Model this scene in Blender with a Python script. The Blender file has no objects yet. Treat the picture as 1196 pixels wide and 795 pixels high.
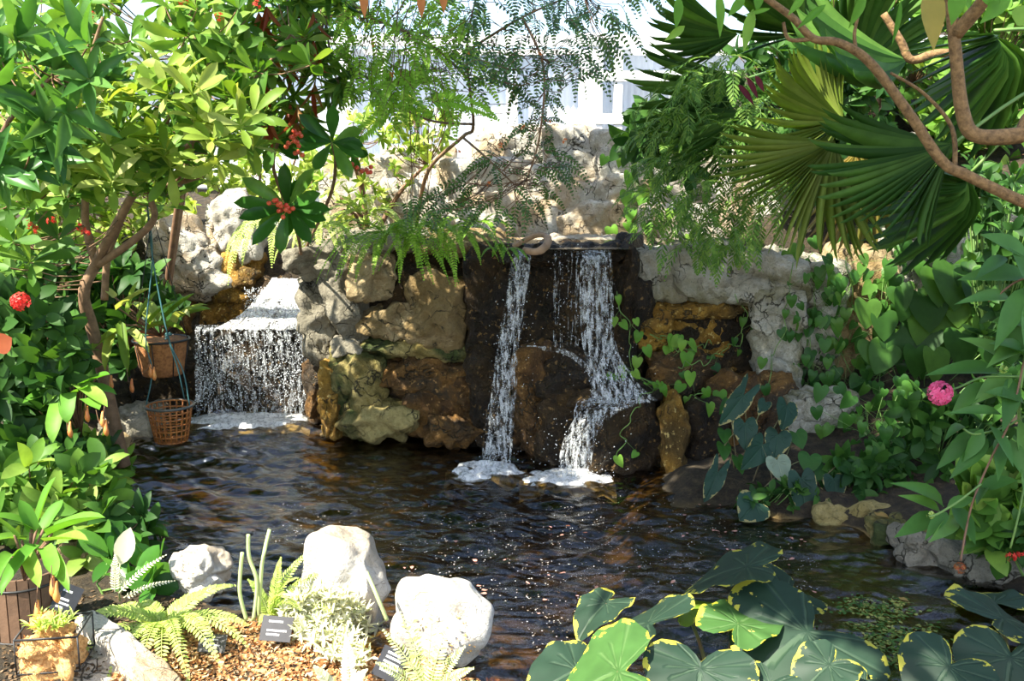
import bpy, math, random
import numpy as np
from mathutils import Vector, noise, Matrix
from mathutils.bvhtree import BVHTree
random.seed(7); rng = np.random.default_rng(7)
C = bpy.context.scene.collection
R = math.radians
F = 1163.0; CX, CY = 598.0, 397.5; PITCH = R(10); EYE = 2.2
cp, sp = math.cos(PITCH), math.sin(PITCH)
# ------------------------------------------------------------------ camera helpers (where a thing stands)
def P(px, py, Y):
    v = (CY-py)/F
    t = Y/(cp+v*sp)
    return Vector(((px-CX)/F*t, Y, EYE+t*(-sp+v*cp)))
def G(px, py, z=0.0):
    v = (CY-py)/F
    t = (z-EYE)/(-sp+v*cp)
    return Vector(((px-CX)/F*t, t*(cp+v*sp), z))
# ------------------------------------------------------------------ scene helpers
def tag(o, label=None, cat=None, group=None, kind=None):
    if label: o['label'] = label
    if cat: o['category'] = cat
    if group: o['group'] = group
    if kind: o['kind'] = kind
    return o
def empty(name, loc, label=None, cat=None, group=None):
    o = bpy.data.objects.new(name, None); C.objects.link(o); o.location = loc; o.empty_display_size = .1
    o.matrix_world = Matrix.Translation(loc)
    return tag(o, label, cat, group)
class MB:
    def __init__(s): s.v = []; s.q = []; s.t = []; s.n = 0; s.attr = []
    def add(s, v, q=None, t=None, attr=None):
        v = np.asarray(v, float).reshape(-1, 3)
        if q is not None and len(q): s.q.append(np.asarray(q, int).reshape(-1, 4)+s.n)
        if t is not None and len(t): s.t.append(np.asarray(t, int).reshape(-1, 3)+s.n)
        s.v.append(v); s.n += len(v)
        if attr is not None: s.attr.append(np.asarray(attr, float))
    def batch(s, T, B, D, U, L, W, H=None):
        tv, tq, tt = T
        B = np.asarray(B, float).reshape(-1, 3); N = len(B)
        if N == 0: return
        D = np.broadcast_to(np.asarray(D, float), (N, 3)).copy(); U = np.broadcast_to(np.asarray(U, float), (N, 3)).copy()
        D /= np.linalg.norm(D, axis=1, keepdims=True)+1e-9
        S = np.cross(D, U); nn = np.linalg.norm(S, axis=1, keepdims=True); bad = nn[:, 0] < 1e-4
        S[bad] = np.cross(D[bad], [0.3, .5, .8]); S /= np.linalg.norm(S, axis=1, keepdims=True)+1e-9
        U = np.cross(S, D)
        L = np.broadcast_to(L, (N,)); W = np.broadcast_to(W, (N,)); H = L if H is None else np.broadcast_to(H, (N,))
        v = B[:, None]+tv[None, :, 0, None]*(S*W[:, None])[:, None]+tv[None, :, 1, None]*(D*L[:, None])[:, None]+tv[None, :, 2, None]*(U*H[:, None])[:, None]
        off = (np.arange(N)*len(tv))[:, None, None]
        q = (np.asarray(tq, int).reshape(1, -1, 4)+off).reshape(-1, 4) if len(tq) else None
        t = (np.asarray(tt, int).reshape(1, -1, 3)+off).reshape(-1, 3) if len(tt) else None
        s.add(v.reshape(-1, 3), q, t)
    def tube(s, pts, r, n=6, cap=True):
        pts = [Vector(p) for p in pts]; m = len(pts)
        rr = r if hasattr(r, '__len__') else [r]*m
        up = Vector((0.13, 0.21, 1)).normalized(); vs = []
        for i, p in enumerate(pts):
            d = (pts[min(i+1, m-1)]-pts[max(i-1, 0)])
            if d.length < 1e-6: d = Vector((0, 0, 1))
            d.normalize()
            a = d.cross(up)
            if a.length < .05: a = d.cross(Vector((1, 0, 0)))
            a.normalize(); b = d.cross(a)
            for k in range(n):
                an = 2*math.pi*k/n
                vs.append(p+(a*math.cos(an)+b*math.sin(an))*rr[i])
        q = [(i*n+k, i*n+(k+1) % n, (i+1)*n+(k+1) % n, (i+1)*n+k) for i in range(m-1) for k in range(n)]
        t = []
        if cap:
            vs += [pts[0], pts[-1]]
            a0 = m*n; t = [(a0, (k+1) % n, k) for k in range(n)]+[(a0+1, (m-1)*n+k, (m-1)*n+(k+1) % n) for k in range(n)]
        s.add([tuple(v) for v in vs], q, t)
    def box(s, c, d, rot=None):
        c = Vector(c); v = []
        for x in (-.5, .5):
            for y in (-.5, .5):
                for z in (-.5, .5):
                    p = Vector((x*d[0], y*d[1], z*d[2]))
                    if rot is not None: p = rot @ p
                    v.append(tuple(c+p))
        s.add(v, [(0, 1, 3, 2), (4, 6, 7, 5), (0, 4, 5, 1), (2, 3, 7, 6), (0, 2, 6, 4), (1, 5, 7, 3)])
    def build(s, name, m, parent=None, smooth=True, origin=None, attr=None):
        V = np.concatenate(s.v) if s.v else np.zeros((0, 3))
        if parent is not None:
            origin = np.array(parent.matrix_world.translation)
        elif origin is None: origin = np.array([0., 0, 0])
        elif isinstance(origin, str):
            origin = np.array([(V[:, 0].min()+V[:, 0].max())/2, (V[:, 1].min()+V[:, 1].max())/2, V[:, 2].min()])
        origin = np.array(origin, float)
        f = (np.concatenate(s.q).tolist() if s.q else [])+(np.concatenate(s.t).tolist() if s.t else [])
        me = bpy.data.meshes.new(name); me.from_pydata((V-origin).tolist(), [], f)
        if smooth: me.polygons.foreach_set('use_smooth', [True]*len(f))
        if attr and s.attr:
            A = me.attributes.new(attr, 'FLOAT', 'POINT'); A.data.foreach_set('value', np.concatenate(s.attr))
        me.materials.append(m); me.update()
        o = bpy.data.objects.new(name, me); C.objects.link(o)
        if parent is not None:
            o.parent = parent; o.matrix_world = Matrix.Translation(origin.tolist())
        else: o.location = origin; o.matrix_world = Matrix.Translation(origin.tolist())
        return o
def smooth_path(pts, k=6):
    pts = [Vector(p) for p in pts]; out = []
    for i in range(len(pts)-1):
        p0, p1, p2, p3 = pts[max(i-1, 0)], pts[i], pts[i+1], pts[min(i+2, len(pts)-1)]
        for j in range(k):
            t = j/k
            out.append(.5*((2*p1)+(p2-p0)*t+(2*p0-5*p1+4*p2-p3)*t*t+(3*p1-p0-3*p2+p3)*t**3))
    out.append(pts[-1]); return out
def lerp(a, b, t): return a+(b-a)*t
# ------------------------------------------------------------------ materials
class NT:
    def __init__(s, name):
        s.m = bpy.data.materials.new(name); s.m.use_nodes = True; s.t = s.m.node_tree; s.t.nodes.clear()
        s.out = s.n('ShaderNodeOutputMaterial')
    def n(s, ty, ins=None, **kw):
        nd = s.t.nodes.new(ty)
        for k, v in kw.items(): setattr(nd, k, v)
        for k, v in (ins or {}).items():
            if isinstance(v, bpy.types.NodeSocket): s.t.links.new(v, nd.inputs[k])
            else: nd.inputs[k].default_value = v
        return nd
    def noise(s, vec, scale, detail=4, rough=.6, dist=0):
        return s.n('ShaderNodeTexNoise', {'Vector': vec, 'Scale': scale, 'Detail': detail, 'Roughness': rough, 'Distortion': dist}).outputs['Fac']
    def ramp(s, fac, stops):
        nd = s.n('ShaderNodeValToRGB', {'Fac': fac}); e = nd.color_ramp.elements
        while len(e) > 1: e.remove(e[0])
        e[0].position = stops[0][0]; e[0].color = (*stops[0][1], 1) if len(stops[0][1]) == 3 else stops[0][1]
        for p, c in stops[1:]:
            x = e.new(p); x.color = (*c, 1)
        return nd.outputs['Color']
    def math(s, op, a, b=0.0, clamp=False):
        nd = s.n('ShaderNodeMath', {0: a, 1: b}, operation=op); nd.use_clamp = clamp; return nd.outputs[0]
    def mix(s, fac, a, b, mode='MIX'):
        nd = s.n('ShaderNodeMix', data_type='RGBA', blend_type=mode)
        for i, v in ((0, fac), (6, a), (7, b)):
            if isinstance(v, bpy.types.NodeSocket): s.t.links.new(v, nd.inputs[i])
            else: nd.inputs[i].default_value = v if i == 0 else (*v, 1)
        return nd.outputs[2]
    def end(s, sh):
        s.t.links.new(sh, s.out.inputs['Surface']); return s.m
def g3(v): return (v, v, v)
def objcoord(k):
    tc = k.n('ShaderNodeTexCoord').outputs['Object']; oi = k.n('ShaderNodeObjectInfo').outputs['Random']
    r = k.math('MULTIPLY', oi, 37.0)
    return k.n('ShaderNodeVectorMath', {0: tc, 1: r}, operation='ADD').outputs[0]
def rockmat(name, cols, crack=(.05, .045, .03), wet=0.0, spots=None, scale=1.0, bump=.6, crackscale=3.0, crackw=.028, stain=None):
    k = NT(name); vec = objcoord(k)
    n1 = k.noise(vec, 2.2*scale, 6, .62, .6); n2 = k.noise(vec, 11*scale, 7, .7)
    f = k.math('ADD', k.math('MULTIPLY', n1, .65), k.math('MULTIPLY', n2, .35))
    m = len(cols)
    col = k.ramp(f, [(.30+.40*i/(m-1), c) for i, c in enumerate(cols)])
    if stain:
        st = k.ramp(k.noise(vec, 1.6*scale, 5, .6, 1.0), [(.46, g3(0)), (.60, g3(1))])
        col = k.mix(st, col, stain)
    dv = k.n('ShaderNodeVectorMath', {0: vec, 1: k.n('ShaderNodeTexNoise', {'Vector': vec, 'Scale': 3.0*scale, 'Detail': 4}).outputs['Color']}, operation='ADD').outputs[0]
    vo = k.n('ShaderNodeTexVoronoi', {'Vector': dv, 'Scale': crackscale}, feature='DISTANCE_TO_EDGE').outputs['Distance']
    cr = k.ramp(vo, [(0, g3(1)), (crackw, g3(0))])
    gate = k.ramp(k.noise(vec, 2.0*scale, 3), [(.46, g3(0)), (.56, g3(1))])
    crk = k.mix(1.0, cr, gate, 'MULTIPLY')
    col = k.mix(crk, col, crack)
    fine = k.noise(vec, 60*scale, 5, .7)
    col = k.mix(k.ramp(fine, [(.28, g3(.75)), (.45, g3(0))]), col, tuple(c*.45 for c in cols[0]))
    if spots:
        sf = k.ramp(k.noise(vec, 26*scale, 4, .6), [(.60, g3(0)), (.66, g3(1))])
        col = k.mix(sf, col, spots)
    h = k.math('ADD', k.math('MULTIPLY', n2, 1.0), k.math('MULTIPLY', fine, .25))
    h = k.math('SUBTRACT', h, k.math('MULTIPLY', crk, .6))
    bp = k.n('ShaderNodeBump', {'Height': h, 'Strength': min(1, bump*1.5), 'Distance': .07}).outputs['Normal']
    ro = k.ramp(n2, [(.3, g3(.85-.55*wet)), (.7, g3(.95-.30*wet))])
    b = k.n('ShaderNodeBsdfPrincipled', {'Base Color': col, 'Roughness': ro, 'Normal': bp, 'Specular IOR Level': .25+.12*wet})
    return k.end(b.outputs[0])
def leafmat(name, cols, trans=.38, rough=.5, spec=.25, vein=False, tcol=None):
    k = NT(name)
    rnd = k.n('ShaderNodeNewGeometry').outputs['Random Per Island']
    m = len(cols); col = k.ramp(rnd, [(i/max(1, m-1), c) for i, c in enumerate(cols)])
    vec = k.n('ShaderNodeTexCoord').outputs['Object']
    nz = k.noise(vec, 9, 3)
    col = k.mix(k.ramp(nz, [(.35, g3(.35)), (.65, g3(0))]), col, tuple(c*.55 for c in cols[0]))
    pr = k.n('ShaderNodeBsdfPrincipled', {'Base Color': col, 'Roughness': rough, 'Specular IOR Level': spec})
    tc = k.mix(1.0, col, tcol or (1.3, 1.25, .5), 'MULTIPLY')
    tr = k.n('ShaderNodeBsdfTranslucent', {'Color': tc})
    mx = k.n('ShaderNodeMixShader', {0: trans, 1: pr.outputs[0], 2: tr.outputs[0]})
    return k.end(mx.outputs[0])
def plain(name, col, rough=.5, bump=0, scale=30, col2=None, metal=0, spec=.5):
    k = NT(name); vec = k.n('ShaderNodeTexCoord').outputs['Object']; nz = k.noise(vec, scale, 5, .65)
    c = k.ramp(nz, [(.3, col2 or tuple(x*.7 for x in col)), (.65, col)])
    ins = {'Base Color': c, 'Roughness': rough, 'Metallic': metal, 'Specular IOR Level': spec}
    if bump: ins['Normal'] = k.n('ShaderNodeBump', {'Height': nz, 'Strength': bump, 'Distance': .01}).outputs['Normal']
    return k.end(k.n('ShaderNodeBsdfPrincipled', ins).outputs[0])
M = {}
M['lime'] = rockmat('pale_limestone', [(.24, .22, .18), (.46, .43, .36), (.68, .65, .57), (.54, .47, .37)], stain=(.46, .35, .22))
M['limeR'] = rockmat('shaded_limestone', [(.16, .15, .11), (.34, .32, .25), (.50, .48, .40), (.26, .23, .15)], stain=(.24, .22, .12))  # darker copy of lime: the right wall's shade is mixed into its colour
M['grey'] = rockmat('grey_stone', [(.09, .08, .06), (.21, .19, .14), (.34, .31, .24), (.24, .19, .13)])
M['tan'] = rockmat('tan_stone', [(.10, .07, .035), (.30, .21, .10), (.46, .36, .20), (.26, .17, .07)], stain=(.22, .15, .06), wet=.25)
M['brown'] = rockmat('brown_wet_stone', [(.016, .008, .003), (.08, .038, .010), (.22, .11, .026), (.05, .024, .008)], wet=.75, spots=(.35, .20, .07), stain=(.05, .035, .02))
M['gold'] = rockmat('golden_algae_stone', [(.04, .02, .004), (.20, .10, .014), (.44, .25, .04), (.12, .06, .01)], wet=.5, spots=(.6, .45, .16), stain=(.10, .06, .015))
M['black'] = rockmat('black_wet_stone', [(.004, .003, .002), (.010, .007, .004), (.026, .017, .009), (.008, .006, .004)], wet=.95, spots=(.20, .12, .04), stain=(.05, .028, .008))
M['moss'] = rockmat('mossy_gold_stone', [(.05, .045, .012), (.24, .18, .05), (.48, .38, .15), (.14, .11, .03)], wet=.45, stain=(.06, .08, .02))
M['white'] = rockmat('white_boulder_stone', [(.36, .33, .28), (.56, .53, .47), (.70, .67, .61), (.48, .43, .36)], crack=(.38, .28, .18), crackw=.008, bump=.4, stain=(.50, .42, .32))
M['curb'] = rockmat('curb_stone', [(.40, .34, .26), (.60, .54, .44), (.72, .68, .60), (.50, .38, .26)], stain=(.50, .36, .22))
# ------------------------------------------------------------------ leaf shapes (x side, y along, z up)
def strip_leaf(w, n=6, fold=.12, droop=.25, wave=0):
    v = [(0, 0, 0)]
    for i in range(1, n):
        t = i/n; z = -droop*t*t; wv = w(t)*.5; zz = fold*wv
        v += [(-wv, t, z+zz*.5+wave*math.sin(t*9)), (0, t, z), (wv, t, z+zz*.5-wave*math.sin(t*9))]
    v.append((0, 1-droop*.15, -droop))
    tr = [(0, 2, 1), (0, 3, 2)]; q = []
    for i in range(n-2):
        a = 1+3*i; q += [(a, a+1, a+4, a+3), (a+1, a+2, a+5, a+4)]
    a = 1+3*(n-2); e = len(v)-1
    tr += [(a, a+1, e), (a+1, a+2, e)]
    return (np.array(v, float), q, tr)
obov = lambda t: max(0.0, math.sin(math.pi*min(1, t**1.7)))**.75*.96+.04
elli = lambda t: max(0.0, math.sin(math.pi*t))**.8
lanc = lambda t: max(0.0, math.sin(math.pi*t**.75))**1.1
strap = lambda t: min(1, 6*t+.3)*min(1, (1-t)*3.2)**.7
T_OB = [strip_leaf(obov, 6, .2, d) for d in (.05, .25, .5)]
T_EL = [strip_leaf(elli, 6, .25, d) for d in (.05, .25, .5)]
T_LA = [strip_leaf(lanc, 6, .3, d) for d in (.05, .2, .45)]
T_ST = [strip_leaf(strap, 8, .3, d) for d in (.1, .45, .8)]
T_SM = strip_leaf(elli, 3, .2, .1)
T_PALM = strip_leaf(lambda t: (t/.28 if t < .28 else ((1-t)/.72)**.75), 9, .9, .22)
T_TINY = (np.array([(0, 0, 0), (-.5, .5, .05), (0, 1, 0), (.5, .5, .05)], float), [(0, 3, 2, 1)], [])
def heart_outline(n=18):
    # half outline from the notch round the lobe to the tip
    pts = [(0, 0), (.10, -.10), (.24, -.17), (.38, -.13), (.48, 0), (.50, .16), (.45, .36), (.35, .58), (.20, .80), (0, 1)]
    return pts
def heart(cup=.25, droop=.2):
    h = heart_outline(); v = [(0, .18, 0), (0, .45, -.02), (0, .75, -.08)]
    zf = lambda x, y: cup*abs(x)**1.5-droop*max(0, y)**2-.25*max(0, -y)
    v = [(0, y, zf(0, y)) for y in (.12, .4, .7)]
    idx = {}
    L = []
    for i, (x, y) in enumerate(h):
        v.append((x, y, zf(x, y))); L.append(len(v)-1)
    Rr = [L[0]]
    for i, (x, y) in enumerate(h[1:-1]):
        v.append((-x, y, zf(x, y))); Rr.append(len(v)-1)
    Rr.append(L[-1])
    t = []
    for side, ids in ((1, L), (-1, Rr)):
        def T(a, b, c): t.append((a, b, c) if side > 0 else (a, c, b))
        for i in range(0, 5): T(0, ids[i], ids[i+1])
        T(0, ids[5], 1); T(1, ids[5], ids[6]); T(1, ids[6], 2); T(2, ids[6], ids[7]); T(2, ids[7], ids[8]); T(2, ids[8], ids[9])
    return (np.array(v, float), [], t)
T_HE = [heart(.2, .1), heart(.35, .3), heart(.1, .5)]
def rvec(n, s=1.0): return rng.normal(size=(n, 3))*s
def whorl(mb, c, axis, n, L, W, T, open_=75, jit=.15, ljit=.25):
    """a rosette of n leaves round the end of a shoot"""
    ax = Vector(axis).normalized(); a = ax.orthogonal().normalized(); b = ax.cross(a)
    B = []; D = []; U = []; ph = random.random()*6.3
    for i in range(n):
        an = ph+2*math.pi*i/n*1.0+random.gauss(0, .2); th = R(open_)*(0.45+.55*((i*0.618) % 1)+random.gauss(0, .08))
        rad = a*math.cos(an)+b*math.sin(an)
        d = ax*math.cos(th)+rad*math.sin(th)+Vector(rvec(1)[0]*jit)
        u = ax*math.sin(th)-rad*math.cos(th)+Vector(rvec(1)[0]*jit)
        B.append(tuple(Vector(c)+ax*random.uniform(-.03, .02)*L*4)); D.append(tuple(d)); U.append(tuple(u))
    Ls = L*(1+rng.uniform(-ljit, ljit, n))
    mb.batch(random.choice(T) if isinstance(T, list) else T, B, D, U, Ls, W*(Ls/L))
def frond(mb, base, d, L, pairs, ll, lw, droop=.5, T=None, stem=None, ang=65, up=None, curl=0.0, r=.003, taper=.35, both=True):
    """a pinnate leaf: a curved midrib with leaflets in two rows"""
    d = Vector(d).normalized(); up0 = Vector(up or (0, 0, 1)); side = d.cross(up0)
    if side.length < .05: side = Vector((1, 0, 0))
    side.normalize(); pts = []; p = Vector(base); dd = d.copy()
    n = 12
    for i in range(n+1):
        pts.append(p.copy()); p = p+dd*(L/n); dd = (dd+Vector((0, 0, -1))*droop/n*1.6+side*curl/n).normalized()
    B = []; D = []; U = []; LL = []
    for i in range(pairs):
        t = .08+.92*i/(pairs-1); k = min(n-1, int(t*n)); fr = t*n-k
        q = pts[k].lerp(pts[k+1], fr); dr = (pts[k+1]-pts[k]).normalized(); s = dr.cross(up0); s = s.normalized() if s.length > .05 else side
        nrm = s.cross(dr); le = ll*(math.sin(math.pi*min(1, (t*.86+.14)))**.6*(1-taper)+taper*(1-t))
        a = R(ang-25*t)
        for sg in (-1, 1):
            B.append(tuple(q)); D.append(tuple(dr*math.cos(a)+s*sg*math.sin(a)+nrm*random.uniform(-.05, .12))); U.append(tuple(nrm+Vector(rvec(1, .12)[0]))); LL.append(max(le, ll*.15)*random.uniform(.88, 1.08))
    mb.batch(T or T_SM, B, D, U, np.array(LL), lw)
    (stem or mb).tube(pts, [r*(1-.6*i/n) for i in range(n+1)], 4)
    return pts
# ------------------------------------------------------------------ stones
ROCKS = []
def stone_mesh(c, dims, seed, ex=4.0, amp=.09, facets=11, sub=5, cut=.70, rot=0, fine=.034, freq=1.3):
    import bmesh
    bm = bmesh.new(); bmesh.ops.create_icosphere(bm, subdivisions=sub, radius=1)
    rs = random.Random(seed); pl = []
    for i in range(facets):
        n = Vector((rs.gauss(0, 1), rs.gauss(0, 1), rs.gauss(0, 1))).normalized(); pl.append((n, rs.uniform(cut, cut+.32)))
    off = Vector((seed*3.17 % 50, seed*1.71 % 50, seed*.93 % 50)); hx, hy, hz = [d/2 for d in dims]
    cr, sr = math.cos(rot), math.sin(rot); out = []
    ms = min(hx, hy, hz)
    for v in bm.verts:
        p = v.co; r = (abs(p.x)**ex+abs(p.y)**ex+abs(p.z)**ex)**(-1/ex); q = p*r
        for n, d in pl:
            e = q.dot(n)-d*1.15
            if e > 0: q = q-n*e*.95
        w = Vector((q.x*hx, q.y*hy, q.z*hz))
        s = off+w*freq/ max(.25, ms*1.6)
        k = noise.noise(s)*amp*1.6+noise.noise(s*2.3)*amp*.7
        k2 = (noise.fractal(w*9+off, 1.0, 2.0, 4)-1.3*abs(noise.noise(w*4.5+off))-1.6*max(0, .12-abs(noise.noise(w*2.6+off*2)))/.12*.6)*fine
        w = w*(1+k)+p*k2*1.2
        out.append((c[0]+w.x*cr-w.y*sr, c[1]+w.x*sr+w.y*cr, c[2]+w.z))
    faces = [tuple(v.index for v in f.verts) for f in bm.faces]; bm.free()
    return out, faces
def stone(label, x0, y0, x1, y1, Y, dep, mat, seed, cat='rock', name='rock', group=None, tilt=0, sub=5, grow=1.14, **kw):
    kw['ex'] = kw.get('ex', 4)+(2.0 if grow > 1 else 0)
    c = P((x0+x1)/2, (y0+y1)/2, Y); s = (Y*cp+(EYE-c.z)*sp)/F
    dims = ((x1-x0)*s*grow, dep, (y1-y0)*s*grow)
    v, t = stone_mesh((0, 0, 0), dims, seed, sub=sub, **kw)
    v = np.array(v)
    if tilt:
        a = R(tilt); x, z = v[:, 0].copy(), v[:, 2].copy(); v[:, 0] = x*math.cos(a)-z*math.sin(a); v[:, 2] = x*math.sin(a)+z*math.cos(a)
    v += np.array([c.x, c.y+dep/2, c.z])
    mb = MB(); mb.add(v, t=t)
    o = mb.build(name, M[mat], origin='base'); tag(o, label, cat, group)
    ROCKS.append((v, t)); return o
# ================================================================== ground and pond
EDGE = [G(*p) for p in [(150, 478), (122, 520), (105, 560), (125, 610), (150, 660), (215, 705), (330, 732), (430, 765), (565, 805), (600, 870), (760, 930), (1330, 800), (1196, 695), (1100, 652), (960, 612), (900, 602), (840, 592), (780, 592), (770, 540), (650, 525), (540, 522), (480, 508), (380, 504), (370, 478), (230, 470)]]
EP = np.array([(p.x, p.y) for p in EDGE])
def sdist(X, Yv):
    d = np.full(X.shape, 1e9); ins = np.zeros(X.shape, bool); n = len(EP)
    for i in range(n):
        a, b = EP[i], EP[(i+1) % n]; ab = b-a
        t = np.clip(((X-a[0])*ab[0]+(Yv-a[1])*ab[1])/(ab@ab), 0, 1)
        d = np.minimum(d, np.hypot(X-a[0]-t*ab[0], Yv-a[1]-t*ab[1]))
        c = ((a[1] > Yv) != (b[1] > Yv)) & (X < (b[0]-a[0])*(Yv-a[1])/((b[1]-a[1])+1e-12)+a[0]); ins ^= c
    return np.where(ins, -d, d)
def sstep(a, b, x):
    t = np.clip((x-a)/(b-a), 0, 1); return t*t*(3-2*t)
def ground_z(X, Yv):
    d = sdist(X, Yv)
    z = np.where(d < 0, -.42*sstep(0, .5, -d)-.02, .13*sstep(0, .18, d))
    dd = np.maximum(d, 0)
    z = z+np.where(d > 0, .28*np.maximum(0, dd-.3)*sstep(1.4, 2.2, X)*sstep(3.5, 4.5, Yv), 0)
    z = z+np.where(d > 0, .16*np.maximum(0, dd-.2)*sstep(2.0, 3.0, -X)*sstep(4.6, 5.5, Yv), 0)
    z = z+np.where(d > 0, 1.25*sstep(8.9, 9.7, Yv), 0)
    z = z+np.where((d > 0) & (X > 1.2), 1.2*sstep(7.4, 8.6, Yv)*(1-.6*sstep(8.9, 9.7, Yv)), 0)
    return z
nx, ny = 260, 210
gx = np.linspace(-10, 10, nx); gy = np.linspace(.5, 14.5, ny); GX, GY = np.meshgrid(gx, gy)
GZ = ground_z(GX, GY)
for j in range(ny):
    for i in range(nx):
        GZ[j, i] += .05*noise.fractal(Vector((GX[j, i]*2, GY[j, i]*2, 0)), 1, 2, 4)
mb = MB(); idx = np.arange(nx*ny).reshape(ny, nx)
gv = np.stack([GX, GY, GZ], -1).reshape(-1, 3); gq = np.stack([idx[:-1, :-1], idx[:-1, 1:], idx[1:, 1:], idx[1:, :-1]], -1).reshape(-1, 4)
mb.add(gv, gq)
k = NT('soil_and_pond_bed'); vec = k.n('ShaderNodeTexCoord').outputs['Object']
n1 = k.noise(vec, .75, 3, .5, .3); n2 = k.noise(vec, 14, 7, .7); n3 = k.noise(vec, 50, 5, .7)
col = k.ramp(n2, [(.3, (.015, .011, .006)), (.5, (.045, .032, .016)), (.7, (.12, .085, .04))])
bed = k.ramp(n1, [(.38, (.02, .016, .009)), (.50, (.14, .095, .035)), (.64, (.50, .33, .11))])
sep = k.n('ShaderNodeSeparateXYZ', {0: vec}).outputs['Z']
col = k.mix(k.ramp(sep, [(0, g3(1)), (.02, g3(0))]), col, bed)
bp = k.n('ShaderNodeBump', {'Height': k.math('ADD', n2, n3), 'Strength': .9, 'Distance': .04}).outputs['Normal']
soil = k.end(k.n('ShaderNodeBsdfPrincipled', {'Base Color': col, 'Roughness': .9, 'Normal': bp}).outputs[0])
gr = mb.build('ground', soil); gr['kind'] = 'structure'
ground_bvh = (gv, gq)
# pond water
k = NT('pond_water_surface'); vec = k.n('ShaderNodeTexCoord').outputs['Object']
fz = k.noise(k.n('ShaderNodeMapping', {'Vector': vec, 'Scale': (.55, 1, 1)}).outputs[0], 26, 4, .65)
bp = k.n('ShaderNodeBump', {'Height': fz, 'Strength': .28, 'Distance': .02}).outputs['Normal']
gl = k.n('ShaderNodeBsdfGlossy', {'Color': (1, 1, 1, 1), 'Roughness': .03, 'Normal': bp})
tp = k.n('ShaderNodeBsdfTransparent', {'Color': (.50, .40, .20, 1)})
fr = k.n('ShaderNodeFresnel', {'IOR': 1.6, 'Normal': bp}).outputs[0]; fr = k.math('ADD', k.math('MULTIPLY', fr, 1.35), .01, True)
WATER = k.end(k.n('ShaderNodeMixShader', {0: fr, 1: tp.outputs[0], 2: gl.outputs[0]}).outputs[0])
FB = [(G(568, 546), .9), (G(668, 556), 1.0), (G(300, 486), 1.2)]
wx = np.linspace(-4.2, 4.6, 800); wy = np.linspace(2.0, 9.2, 760); WX, WY = np.meshgrid(wx, wy)
# let the surface run under the banks and stop there
dist = sdist(WX, WY); WZ = np.zeros_like(WX)
def waves(X, Y):
    z = np.zeros_like(X)
    w = random.Random(5)
    for i in range(62):
        lam = .058*(1.036**i); a = w.gauss(0, .42)+1.5; kx, ky = math.cos(a)*2*math.pi/lam, math.sin(a)*2*math.pi/lam
        z += lam**.95*.0044*np.sin(kx*X+ky*Y+w.random()*6.3+.7*np.sin(X*2.1+i)+.7*np.sin(Y*1.7+i*.6))
    return z
amp = 1.25+0*WX
for c, s_ in FB:
    r = np.hypot(WX-c.x, WY-c.y); amp += .6*np.exp(-(r/1.1)**2)*s_
amp += .8*sstep(-1.2, -2.2, WX)
WZ = waves(WX, WY)*amp
for c, s_ in FB:
    r = np.hypot(WX-c.x, WY-c.y); WZ += .002*s_*np.sin(r*42+np.sin(WX*9))*np.exp(-r/.9)
mb = MB(); I = np.arange(WX.size).reshape(WX.shape)
keep = (dist[:-1, :-1] < .22)
q = np.stack([I[:-1, :-1], I[:-1, 1:], I[1:, 1:], I[1:, :-1]], -1)[keep]
us = np.unique(q); remap = -np.ones(WX.size, int); remap[us] = np.arange(len(us))
mb.add(np.stack([WX, WY, WZ], -1).reshape(-1, 3)[us], remap[q])
o = mb.build('pond_water', WATER); o['kind'] = 'structure'
# ================================================================== conservatory wall behind
WHITE = plain('white_painted_metal', (.88, .89, .90), .45, 0, 3, (.82, .83, .85))
FROST = NT('frosted_glass'); 
_tc = FROST.n('ShaderNodeTexCoord').outputs['Object']
_c = FROST.ramp(FROST.noise(_tc, 1.1, 3), [(.35, (.86, .91, .97)), (.6, (.97, .98, .99))])
_d = FROST.n('ShaderNodeBsdfDiffuse', {'Color': _c}); _t = FROST.n('ShaderNodeBsdfTranslucent', {'Color': _c})
FROST = FROST.end(FROST.n('ShaderNodeMixShader', {0: .5, 1: _d.outputs[0], 2: _t.outputs[0]}).outputs[0])
YW = 12.6
mb = MB()
mb.box((0, YW, .9), (26, .18, 2.2)); o = mb.build('wall_back', WHITE, smooth=False); o['kind'] = 'structure'
for i in range(13):
    x = -12+2*i
    w = MB(); 
    for (a, b, c2, d2) in ((0, 2.04, 1.96, .07), (0, 3.55, 1.96, .07)): w.box((x+1, YW-.02, b), (c2, .10, d2))
    for s_ in (-1, 1): w.box((x+1+s_*.96, YW-.02, 2.8), (.06, .10, 1.5))
    fo = w.build('window_%d' % (i+1), WHITE, smooth=False); fo['kind'] = 'structure'
    g = MB()
    # ribbed panel
    nn = 24; xs = np.linspace(x+.07, x+1.93, nn*2+1); zz = [2.05, 3.54]
    v = [(xx, YW+.03+(.02 if j % 2 else 0), z) for z in zz for j, xx in enumerate(xs)]
    m_ = len(xs); g.add(v, [(j, j+1, m_+j+1, m_+j) for j in range(m_-1)])
    gp = g.build('pane', FROST, fo, smooth=False)
for n_, (x, wd) in enumerate(((-6, .16), (-2, .14), (-1.55, .10), (.95, .28), (1.28, .1), (4, .2), (8, .2))):
    w = MB(); w.box((x, YW-.2, 1.9), (wd, .16, 3.7)); o = w.build('trim_%d' % (n_+1), WHITE, smooth=False); o['kind'] = 'structure'
for n_, (z, x0, x1) in enumerate(((2.05, -8, .9), (2.75, 1.0, 8), (3.25, 1.0, 8), (3.66, -8, 8))):
    w = MB(); w.box(((x0+x1)/2, YW-.24, z), (x1-x0, .12, .12)); o = w.build('trim_%d' % (n_+8), WHITE, smooth=False); o['kind'] = 'structure'
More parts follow.
